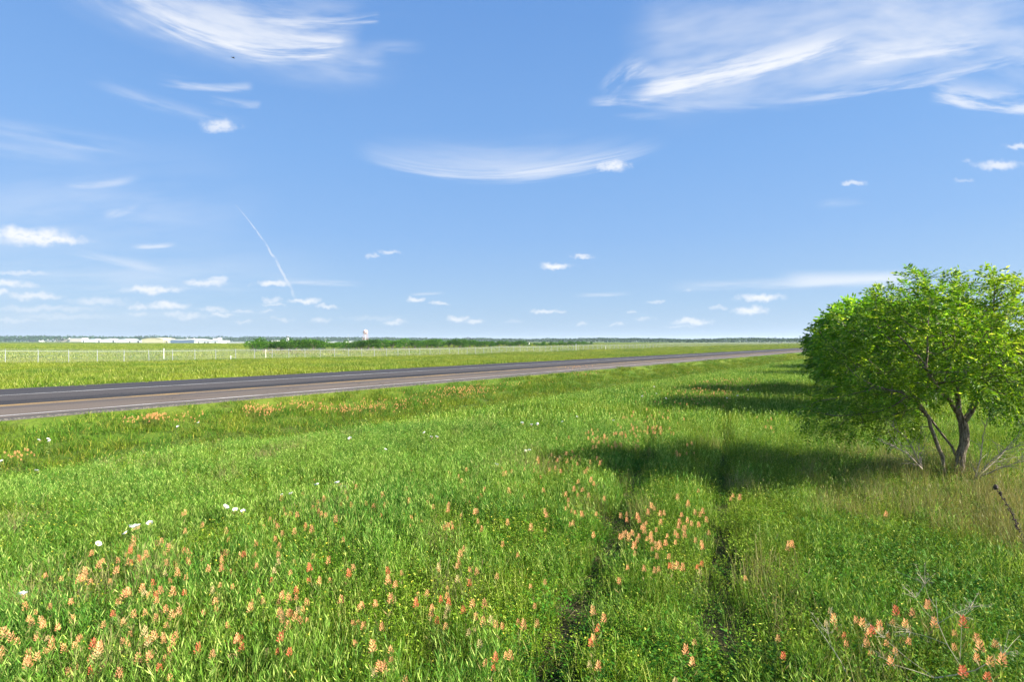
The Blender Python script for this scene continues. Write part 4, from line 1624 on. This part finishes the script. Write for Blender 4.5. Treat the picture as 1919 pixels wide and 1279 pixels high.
def dead_shrub(label, spines, mat, r0=.012, twig=8, name='dead_shrub'):
    b0 = Vector(spines[0][0])
    t_ = empty(name, b0)
    tag(t_, label, 'dead shrub')
    for sp in spines:
        mb = MB()
        pts = [Vector(p) - b0 for p in sp]
        n_ = len(pts)
        mb.tube(pts, [r0 * (1 - .7 * k / (n_ - 1)) for k in range(n_)], 5)
        for k in range(1, n_):
            for _ in range(twig):
                t = random.random()
                p = pts[k - 1].lerp(pts[k], t)
                dv = (pts[k] - pts[k - 1]).normalized()
                e = p + (dv * .7 + Vector((random.gauss(0, .6), random.gauss(0, .6), random.gauss(.15, .5)))) * random.uniform(.10, .34)
                mid_ = p.lerp(e, .5) + Vector((random.gauss(0, .02), random.gauss(0, .02), .03))
                mb.tube([p, mid_, e], [r0 * .35, r0 * .25, r0 * .12], 4)
        mb.build('branch', mat, t_)


dead_shrub('bare grey shrub with thin arching twigs right of the tree stems', [[W(1826, 900, 9.00), W(1850, 872, 8.96), W(1881, 845, 8.91), W(1925, 832, 8.82)],
           [W(1826, 900, 9.00), W(1838, 860, 9.09), W(1842, 820, 9.18), W(1850, 790, 9.18)], [W(1826, 900, 9.00), W(1870, 880, 8.73), W(1905, 868, 8.55), W(1935, 862, 8.46)],
           [W(1826, 900, 9.00), W(1872, 858, 9.18), W(1910, 815, 9.27)]], m_dead)
dead_shrub('bare grey shrub with twisted twigs left of the tree stems', [[W(1728, 880, 9.09), W(1712, 845, 9.00), W(1696, 818, 8.96), W(1672, 800, 8.91)],
           [W(1728, 880, 9.09), W(1700, 850, 8.82), W(1676, 838, 8.73), W(1650, 828, 8.64)], [W(1728, 880, 9.09), W(1722, 840, 9.18), W(1726, 800, 9.18)]], m_dead, .013)

# the trees of the same row behind it
lump2 = [(0, 0, 2.6, 2.7, 2.7, 1.6), (-1.3, .3, 3.3, 1.3, 1.4, .9), (1.2, -.4, 3.2, 1.3, 1.4, .9), (.2, 1.2, 3.6, 1.2, 1.1, .8), (-1.8, -.8, 1.7, 1.2, 1.3, 1.1), (1.8, .7, 1.7, 1.2, 1.2, 1.1), (-.4, -1.8, 2.2, 1.4, 1.0, 1.2), (0, 1.9, 1.8, 1.3, 1.0, 1.2)]


def row_tree():
    r_ = empty('row_tree', (0, 0, 0))
    st = [([(0, 0, -.1), (.05, 0, .8), (-.1, .1, 1.6), (0, .1, 2.4)], None), ([(.0, 0, .7), (.5, -.3, 1.3), (.9, -.4, 2.0)], None), ([(-.03, .05, .9), (-.6, .3, 1.5), (-.9, .2, 2.2)], None)]
    A = lumpy(lump2, 1500, lambda A: A[:, 2] < .55)
    make_tree(r_, st, A, m_leaf2, per=3, leaf=.34, leaflets=7, rmax=.13, llen=.13, lwid=.050, tipr=.006, thin=.02)
    return r_


ROW = [(13.7, 18.7, 1.03, 'dark green bushy tree right behind the nearest tree, foliage down to the grass'),
       (16.6, 24.6, 1.02, 'dark green bushy tree, third along the row behind the nearest tree'),
       (26.0, 38.5, .98, 'bushy green tree far along the row, at the left tip of the foliage'),
       (31.5, 47.5, 1.05, 'bushy green tree in the far middle of the row, mostly hidden'),
       (40.5, 60.0, 1.05, 'bushy green tree at the far end of the row, almost hidden by the others')]
src = [row_tree(), row_tree()]
for k, (X, Y, sc_, lb) in enumerate(ROW):
    if k < 2:
        r_ = src[k]
    else:
        r_ = src[k % 2].copy()
        COL.objects.link(r_)
        for ch in src[k % 2].children:
            c_ = ch.copy()
            COL.objects.link(c_)
            c_.parent = r_
    r_.location = (X, Y, float(ground(X, Y)) - .05)
    r_.rotation_euler = (0, 0, 1.3 * k + .4)
    r_.scale = (sc_, sc_, sc_ * .98)
    tag(r_, lb, 'tree', 'trees in the row on the right')
t1['group'] = 'trees in the row on the right'

# ------------------------------------------------------------------ wild flowers
def petal_mat(name, base, tipc, var=.2):
    m_, q = new_mat(name)
    at_ = q.n('ShaderNodeAttribute', attribute_type='GEOMETRY', attribute_name='rnd').outputs['Fac']
    rn = q.n('ShaderNodeObjectInfo').outputs['Random']
    c = q.mix(at_, base, tipc)
    f_ = q.ss(rn, 0, 1, 1 - var, 1 + var, 'LINEAR')
    c = q.vm('MULTIPLY', c, q.comb(f_, f_, f_))
    t = q.n('ShaderNodeBsdfTranslucent')
    q.put(t.inputs['Color'], c)
    mx = q.n('ShaderNodeMixShader')
    mx.inputs[0].default_value = .35
    q.put(mx.inputs[1], principled(q, c, .6, .2))
    q.put(mx.inputs[2], t.outputs[0])
    finish(q, mx.outputs[0])
    return m_


m_fstem = leafy('flower_stem', (.09, .15, .03), (.12, .17, .04), (.20, .14, .06), .5, 3.0, .25)
M_HEAD = [petal_mat('salmon_bract', (.72, .48, .22), (.76, .35, .15)), petal_mat('apricot_bract', (.72, .54, .25), (.74, .38, .15)),
          petal_mat('coral_bract', (.68, .31, .14), (.72, .17, .08)), petal_mat('cream_bract', (.50, .50, .20), (.62, .46, .22))]


def paint_stem(h):
    s = Soup()
    s.ribbons(0, np.zeros((2, 3)), np.array([h, h]), np.zeros((2, 2)) + .01, np.array([.006, .006]), segs=(0, .5, 1.0), twist=np.array([0, PI / 2]))
    n = 16
    t = np.linspace(.1, .92, n)
    az = rng.random(n) * 2 * PI
    P = np.stack([0 * t, 0 * t, h * t], -1)
    s.leaves(0, P, np.stack([np.cos(az), np.sin(az), .9 + .4 * rng.random(n)], -1), .055, .009)
    return s.mesh('stem', m_fstem)


def paint_head(mat, size):
    """a spike of bracts, each cut into lobes and flared outwards"""
    s = Soup()
    n = 26
    t = np.linspace(0, 1, n)
    az = np.arange(n) * 2.4 + rng.random(n) * .4
    P = np.stack([np.cos(az) * .006, np.sin(az) * .006, size * 1.7 * t], -1)
    fl = .95 - .45 * t
    D = np.stack([np.cos(az) * fl, np.sin(az) * fl, .55 + .55 * t], -1)
    L = size * (.80 - .28 * t)
    s.leaves(0, P, D, L, size * .22, roll=np.stack([-np.sin(az), np.cos(az), 0 * az], -1)* 0 + np.array([0, 0, 1.0]))
    for sg in (-.45, .45):
        a2 = az + sg
        D2 = np.stack([np.cos(a2) * fl, np.sin(a2) * fl, .5 + .5 * t], -1)
        s.leaves(0, P + D * (L * .35)[:, None] * .8, D2, L * .6, size * .13)
    V = np.concatenate(s.V)
    rr = np.hypot(V[:, 0], V[:, 1]) / (size * .5)
    me = mesh_np('flower_head', V, s.F, [mat], s.M, attr=np.clip(rr + .15 * rng.normal(size=len(V)), 0, 1))
    return me


HEADS = [[paint_head(M_HEAD[k], sz) for sz in (.024, .030, .036)] for k in range(4)]
STEMS = [paint_stem(h) for h in (.34, .40, .46)]
# clusters read off the photograph: (px, py, half width, half height, count, redness)
CL = [(120, 1215, 120, 55, 26, .3), (270, 1190, 62, 45, 16, .35), (40, 1190, 50, 70, 10, .35), (200, 1085, 105, 38, 17, .3), (285, 1060, 55, 35, 10, .3),
      (400, 1035, 85, 55, 18, .35), (470, 1085, 75, 45, 13, .4), (540, 1175, 32, 35, 11, .35), (450, 1215, 60, 30, 7, .6), (345, 1240, 60, 30, 8, .3), (430, 1130, 50, 30, 5, .3), (345, 1165, 40, 25, 4, .7),
      (560, 1000, 55, 38, 12, .35), (600, 960, 60, 30, 8, .3), (700, 945, 100, 40, 17, .3), (840, 965, 120, 45, 20, .35), (1000, 862, 22, 10, 3, .4), (1065, 860, 40, 12, 18, .4),
      (960, 895, 120, 28, 20, .35), (1095, 905, 22, 45, 10, .35), (830, 1095, 60, 32, 11, .4), (690, 1165, 40, 30, 7, .4), (820, 1155, 40, 16, 6, .8), (900, 1165, 22, 28, 4, .4),
      (1115, 1200, 8, 34, 5, .6), (960, 1180, 40, 20, 4, .4), (1060, 985, 60, 45, 8, .35), (1250, 985, 62, 36, 26, .55), (1225, 1025, 48, 45, 14, .5), (1270, 1077, 22, 18, 6, .7), (1215, 960, 60, 20, 6, .4),
      (1320, 1000, 14, 60, 5, .5), (1372, 930, 8, 12, 2, .5), (1480, 1020, 8, 12, 2, .4), (1410, 1080, 5, 5, 1, .7), (1552, 1144, 4, 4, 1, .8), (1565, 1190, 14, 8, 3, .5), (1622, 1185, 30, 14, 5, .5), (1690, 1178, 10, 12, 4, .7),
      (1660, 1222, 20, 12, 5, .7), (1740, 1180, 14, 8, 2, .5), (1805, 1218, 6, 8, 2, .8), (1832, 1245, 10, 8, 2, .6), (1862, 1264, 10, 6, 2, .6), (1822, 1268, 10, 6, 2, .8), (1646, 967, 4, 4, 1, .9),
      (1452, 1224, 5, 5, 1, .7), (1466, 1238, 4, 4, 1, .6), (1306, 1218, 5, 5, 1, .6), (1280, 1265, 40, 15, 2, .4), (700, 1255, 60, 22, 5, .4), (915, 1255, 50, 15, 4, .5), (760, 1100, 30, 18, 3, .5),
      (1000, 1100, 60, 30, 3, .4), (620, 1085, 60, 30, 4, .4), (560, 1120, 40, 30, 3, .4), (1205, 800, 55, 16, 42, .5), (1130, 826, 60, 12, 26, .45), (1310, 750, 62, 16, 60, .75), (1372, 722, 58, 7, 46, .45),
      (1440, 800, 26, 10, 4, .4), (1290, 845, 30, 14, 5, .8), (1320, 700, 40, 5, 12, .4), (870, 735, 46, 9, 120, .45), (490, 772, 28, 8, 54, .35), (290, 784, 16, 5, 30, .35), (345, 785, 30, 8, 14, .35), (640, 769, 80, 7, 70, .3), (560, 760, 24, 6, 16, .35),
      (700, 763, 50, 6, 24, .3), (1085, 700, 22, 3, 30, .3), (35, 846, 22, 4, 14, .35), (255, 790, 22, 5, 12, .3), (1360, 740, 40, 10, 18, .5), (1460, 682, 14, 5, 8, .6), (780, 755, 40, 8, 26, .3), (970, 722, 30, 4, 12, .4)]
spots = []
for px, py, rx, ry, n, red in CL:
    for _ in range(int(n * (1.4 if py > 830 else 1.9) + .5)):
        qx, qy = px + random.gauss(0, .68) * rx, py + random.gauss(0, .68) * ry
        far_ = qy < 800
        X, Y, z = at(qx, max(qy, 668), .22 if far_ else .38)
        spots.append((Y, X, Y, z, red, px, py))
spots.sort(key=lambda q_: q_[0])


def where(X, Y, px, py):
    if py < 830 and px < 1000:
        return 'in the patch on the bank below the road'
    if py < 800:
        return 'near the tree shadow at the far side of the meadow'
    if py < 880:
        return 'at the edge of the nearest tree shadow'
    if px > 1500 and py > 1120:
        return 'beside the dead stalks at lower right'
    if px > 1380:
        return 'standing alone in the grass right of the wheel tracks'
    if px > 1180:
        return 'between the two wheel tracks'
    if px > 640:
        return 'in the loose drift left of the wheel tracks'
    return 'in the wide drift at the lower left'


NIND = 300
for k, (_, X, Y, z, red, px, py) in enumerate(spots[:NIND]):
    r_ = random.random()
    ci = 2 if r_ < red * .38 else (0 if r_ < .35 + red * .45 else (1 if r_ < .88 else 3))
    hs2 = float(height_map(np.array([X]), np.array([Y]))[0])
    sc_ = random.uniform(.88, 1.22)
    si, hi = random.randrange(3), random.randrange(3)
    hst = (.34, .40, .46)[si]
    t_ = empty('paintbrush_flower', (X, Y, z), random.random() * 6.28)
    t_.scale = (sc_, sc_, sc_)
    t_.rotation_euler = (random.gauss(0, .09), random.gauss(0, .09), random.random() * 6.28)
    word = ('salmon', 'pale apricot', 'coral red', 'cream and peach')[ci]
    size = ('small', '', 'large')[hi] if hi != 1 else 'medium'
    tag(t_, f'{size} {word} flower spike {where(X, Y, px, py)}', 'flower', 'paintbrush flowers across the meadow')
    link('stem', STEMS[si], t_)
    o = link('flower_head', HEADS[ci][hi], t_)
    o.location = (.01, .01, hst - .01)
rest = spots[NIND:]
if rest:
    s_meshes = []
    for k in (0, 1, 1, 0):
        for hi in range(2):
            hd = HEADS[k][hi + 1]
            n_ = len(hd.vertices)
            co = np.zeros(n_ * 3, np.float32)
            hd.vertices.foreach_get('co', co)
            co = co.reshape(-1, 3) * 1.15 + [0, 0, .36]
            rr = np.zeros(n_, np.float32)
            hd.attributes['rnd'].data.foreach_get('value', rr)
            F = np.arange(n_).reshape(-1, 4)
            s = Soup()
            s.ribbons(1, np.zeros((2, 3)), np.array([.37, .37]), np.zeros((2, 2)), np.array([.007, .007]), segs=(0, .5, 1.0), twist=np.array([0, PI / 2]))
            s.V.append(co)
            s.F.append(F + s.n)
            s.M.append(0)
            s.A.append(rr)
            s_meshes.append(s.mesh('small_paintbrush', [M_HEAD[k], m_fstem]))
    proto('paintbrush', s_meshes)
    xr, yr = np.array([q_[1] for q_ in rest]), np.array([q_[2] for q_ in rest])
    w_ = (.85 + .45 * rng.random(len(rest))) * np.where(to_sd(xr, yr)[1] > 12.5, .72, .88)
    o = scatter('paintbrush_flowers', 'paintbrush', xr, yr, np.stack([w_, w_, w_], -1), 'drifts of small orange flower spikes along the bank and the tree shadows', 'flowers')

# white poppies ------------------------------------------------------
m_wpetal = petal_mat('white_petal', (.80, .80, .76), (.84, .84, .82), .05)
m_stamen = plain('yellow_stamen', (.6, .42, .05), .7, .2, 60)


def poppy_meshes():
    s = Soup()
    s.ribbons(0, np.zeros((2, 3)), np.array([.40, .40]), np.zeros((2, 2)), np.array([.006, .006]), segs=(0, .5, 1.0), twist=np.array([0, PI / 2]))
    n = 10
    az = rng.random(n) * 2 * PI
    s.leaves(0, np.stack([0 * az, 0 * az, np.linspace(.1, .36, n)], -1), np.stack([np.cos(az), np.sin(az), .5 + 0 * az], -1), .08, .025)
    stem = s.mesh('stem', m_fstem)
    # crumpled bowl of six overlapping petals
    V, F = [], []
    for k in range(6):
        a0 = 2 * PI * k / 6
        b0 = len(V)
        for i, t in enumerate((.1, .45, .8, 1.0)):
            for j, u_ in enumerate((-1, -.4, .4, 1)):
                wd_ = .62 * math.sin(min(1, t * 1.15) * PI * .55)
                a = a0 + u_ * wd_
                r_ = .036 * t * (1 - .10 * u_ * u_)
                zz = .020 * t * t + random.gauss(0, .0028) * t + .003 * (k % 2)
                V.append((r_ * math.cos(a), r_ * math.sin(a), zz))
        for i in range(3):
            for j in range(3):
                F.append((b0 + i * 4 + j, b0 + i * 4 + j + 1, b0 + i * 4 + j + 5, b0 + i * 4 + j + 4))
    pet = mesh_np('petals', V, [F], m_wpetal, smooth=True, attr=rng.random(len(V)))
    mb = MB()
    mb.lathe([(0, .0), (.012, .004), (.011, .014), (0, .019)], 9)
    return stem, pet, mb.mesh('stamens', m_stamen, True)


PST, PPE, PSTA = poppy_meshes()
POP = [(236, 996, 'in the row of white poppies in plain grass on the left'), (246, 994, 'in the row of white poppies in plain grass on the left'), (256, 992, 'in the row of white poppies in plain grass on the left'),
       (281, 985, 'in the row of white poppies in plain grass on the left'), (183, 1018, 'standing alone below the row on the left'), (42, 1119, 'standing alone at the left edge above the orange drift'),
       (422, 961, ''), (441, 957, ''), (456, 956, ''), (528, 925, ''), (545, 928, ''), (632, 914, ''), (646, 912, ''), (594, 912, ''), (656, 828, ''), (722, 845, ''), (795, 816, ''), (808, 819, ''), (818, 822, ''), (978, 798, ''), (996, 800, ''),
       (1054, 791, ''), (1007, 800, ''), (68, 880, 'large and pale by the ditch at the left'), (72, 824, ''), (93, 830, ''), (90, 824, ''), (4, 862, ''), (334, 803, ''), (372, 793, ''), (992, 843, ''), (985, 846, ''), (930, 873, ''),
       (1230, 738, ''), (1204, 745, ''), (1248, 750, ''), (1226, 728, ''), (1382, 744, ''), (1362, 747, ''), (1402, 731, ''), (1486, 745, ''), (640, 912, ''), (1150, 790, ''), (1081, 783, '')]
for px, py, lb in POP:
    X, Y, z = at(px, py, .40)
    t_ = empty('white_poppy', (X, Y, z), random.random() * 6)
    if not lb:
        lb = ('on the ditch bank below the road' if (px < 400 and py < 870) else 'near the tree shadows at the far right of the meadow' if px > 1100 else 'in the open grass of the middle meadow')
    tag(t_, 'white poppy ' + lb, 'flower', 'white poppies in the meadow')
    w_ = random.uniform(.9, 1.15)
    t_.scale = (w_, w_, w_)
    link('stem', PST, t_)
    for me_, nm in ((PPE, 'petals'), (PSTA, 'stamens')):
        o = link(nm, me_, t_)
        o.location = (0, 0, .40)
        o.rotation_euler = (random.gauss(.5, .2), random.gauss(0, .3), 0)

# dark seeded dock stalk at the right edge ----------------------------
m_seed = plain('dark_seed', (.045, .028, .018), .8, .3, 60)
top, foot = W(1866, 915, 6.4), W(1932, 1060, 6.25)
foot.z = max(float(ground(foot.x, foot.y)), foot.z - .45)
t_ = empty('dock_stalk', foot)
tag(t_, 'dark brown seeded dock stalk leaning left at the right edge', 'dead plant')
axis = [foot, W(1916, 1010, 6.3), W(1893, 955, 6.35), top]
mb = MB()
mb.tube([p - foot for p in axis], [.008, .007, .006, .003], 6)
mb.build('stem', m_seed, t_)
mb = MB()
for k in range(80):
    t = random.uniform(.8, 3.0)
    i = min(2, int(t))
    p = axis[i].lerp(axis[i + 1], t - i) - foot
    r_ = random.uniform(.007, .014)
    c_ = p + Vector((random.gauss(0, .011), random.gauss(0, .011), random.gauss(0, .006)))
    mb.lathe([(0, -r_), (r_, 0), (0, r_)], 5, 0, c_)
mb.lathe([(0, -.03), (.028, 0), (.02, .03), (0, .045)], 7, 0, top - foot)
o = mb.build('seed_cluster', m_seed, t_)

# bleached dead umbel stalks at the lower right -------------------------
def weed(label, spine, sides, r0):
    base = Vector(spine[0])
    t_ = empty('dead_weed', base)
    tag(t_, label, 'dead plant')
    mb = MB()
    n_ = len(spine)
    mb.tube([Vector(p) - base for p in spine], [r0 * (1 - .65 * k / (n_ - 1)) for k in range(n_)], 6)
    mb.build('stem', m_deadpale, t_)
    for sd_ in sides:
        mb = MB()
        pts = [Vector(p) - base for p in sd_]
        mb.tube(pts, [r0 * .55, r0 * .4, r0 * .28][:len(pts)] if len(pts) <= 3 else [r0 * .5] * len(pts), 5)
        dv = (pts[-1] - pts[-2]).normalized()
        for k in range(11):                        # spent umbel: rays with tiny tufts
            e = pts[-1] + (dv * .6 + Vector((random.gauss(0, .55), random.gauss(0, .55), random.gauss(.2, .4)))) * random.uniform(.05, .11)
            mb.tube([pts[-1], pts[-1].lerp(e, .6) + Vector((0, 0, .006)), e], [.0011, .0009, .0007], 4)
            for _ in range(4):
                f_ = e + Vector((random.gauss(0, 1), random.gauss(0, 1), random.gauss(.3, .8))).normalized() * .018
                mb.tube([e, f_], [.0007, .0005], 3)
        mb.build('branch', m_deadpale, t_)


weed('tall bleached dead weed with spent branching umbels at the lower right corner',
     [W(1828, 1300, 3.75), W(1799, 1248, 3.8), W(1775, 1209, 3.85), W(1758, 1170, 3.9), W(1754, 1125, 3.95)],
     [[W(1775, 1209, 3.85), W(1740, 1195, 3.9), W(1706, 1186, 3.95)], [W(1799, 1248, 3.8), W(1801, 1200, 3.85), W(1803, 1158, 3.9)], [W(1758, 1170, 3.9), W(1736, 1150, 3.95), W(1716, 1122, 4.0)],
      [W(1758, 1170, 3.9), W(1790, 1150, 3.85), W(1818, 1140, 3.85)], [W(1754, 1140, 3.95), W(1740, 1120, 4.0), W(1733, 1096, 4.0)]], .0034)
weed('thick pale broken stalk lying across the grass at the lower right corner',
     [W(1752, 1272, 3.7), W(1790, 1266, 3.65), W(1826, 1258, 3.62), W(1845, 1248, 3.62)],
     [[W(1752, 1272, 3.7), W(1700, 1235, 3.8), W(1655, 1196, 3.9)], [W(1826, 1258, 3.62), W(1858, 1240, 3.6), W(1880, 1228, 3.6)], [W(1752, 1272, 3.7), W(1712, 1258, 3.72), W(1672, 1246, 3.75)]], .0046)
weed('thin bleached weed stalk leaning left, apart from the broken stalk',
     [W(1600, 1290, 3.75), W(1575, 1240, 3.85), W(1545, 1195, 3.95), W(1520, 1160, 4.05)],
     [[W(1575, 1240, 3.85), W(1560, 1215, 3.9), W(1552, 1190, 3.95)]], .004)

# a bird far up by the left hand cloud -----------------------------------
bp = W(437, 108, 70)
mb = MB()
mb.tube([(-.22, 0, 0), (-.12, 0, .02), (.05, 0, .02), (.16, 0, .01), (.24, 0, 0)], [.01, .05, .065, .045, .012], 8)
for sg in (1, -1):
    mb.add([(.08, 0, .03), (-.08, 0, .03), (-.10, .22 * sg, .12), (.06, .22 * sg, .13), (-.12, .44 * sg, .08), (-.04, .44 * sg, .09),
            (.08, 0, .015), (-.08, 0, .015), (-.10, .22 * sg, .108), (.06, .22 * sg, .118), (-.12, .44 * sg, .075), (-.04, .44 * sg, .085)],
           [(0, 1, 2, 3), (3, 2, 4, 5), (6, 9, 8, 7), (9, 11, 10, 8), (0, 3, 9, 6), (3, 5, 11, 9), (1, 7, 8, 2), (2, 8, 10, 4), (4, 10, 11, 5)])
o = mb.build('bird', m_black)
o.location = bp
o.rotation_euler = (.3, -.2, 1.0)
tag(o, 'small dark bird flying below the white cloud at the upper left', 'bird')

# ------------------------------------------------------------------ air
hz = MB()
hz.box(-4200, -1500, -4.0, 4200, 4800, 40.0)
m_haze = bpy.data.materials.new('thin_air')
m_haze.use_nodes = True
q = G(m_haze.node_tree)
pv = q.n('ShaderNodeVolumePrincipled')
pv.inputs['Color'].default_value = (.72, .85, 1.0, 1)
pv.inputs['Density'].default_value = .00012
pv.inputs['Anisotropy'].default_value = .2
oo = q.n('ShaderNodeOutputMaterial')
q.put(oo.inputs['Volume'], pv.outputs[0])
haze = hz.build('haze', m_haze)
tag(haze, 'thin bluish air over the plain', 'haze', kind='stuff')
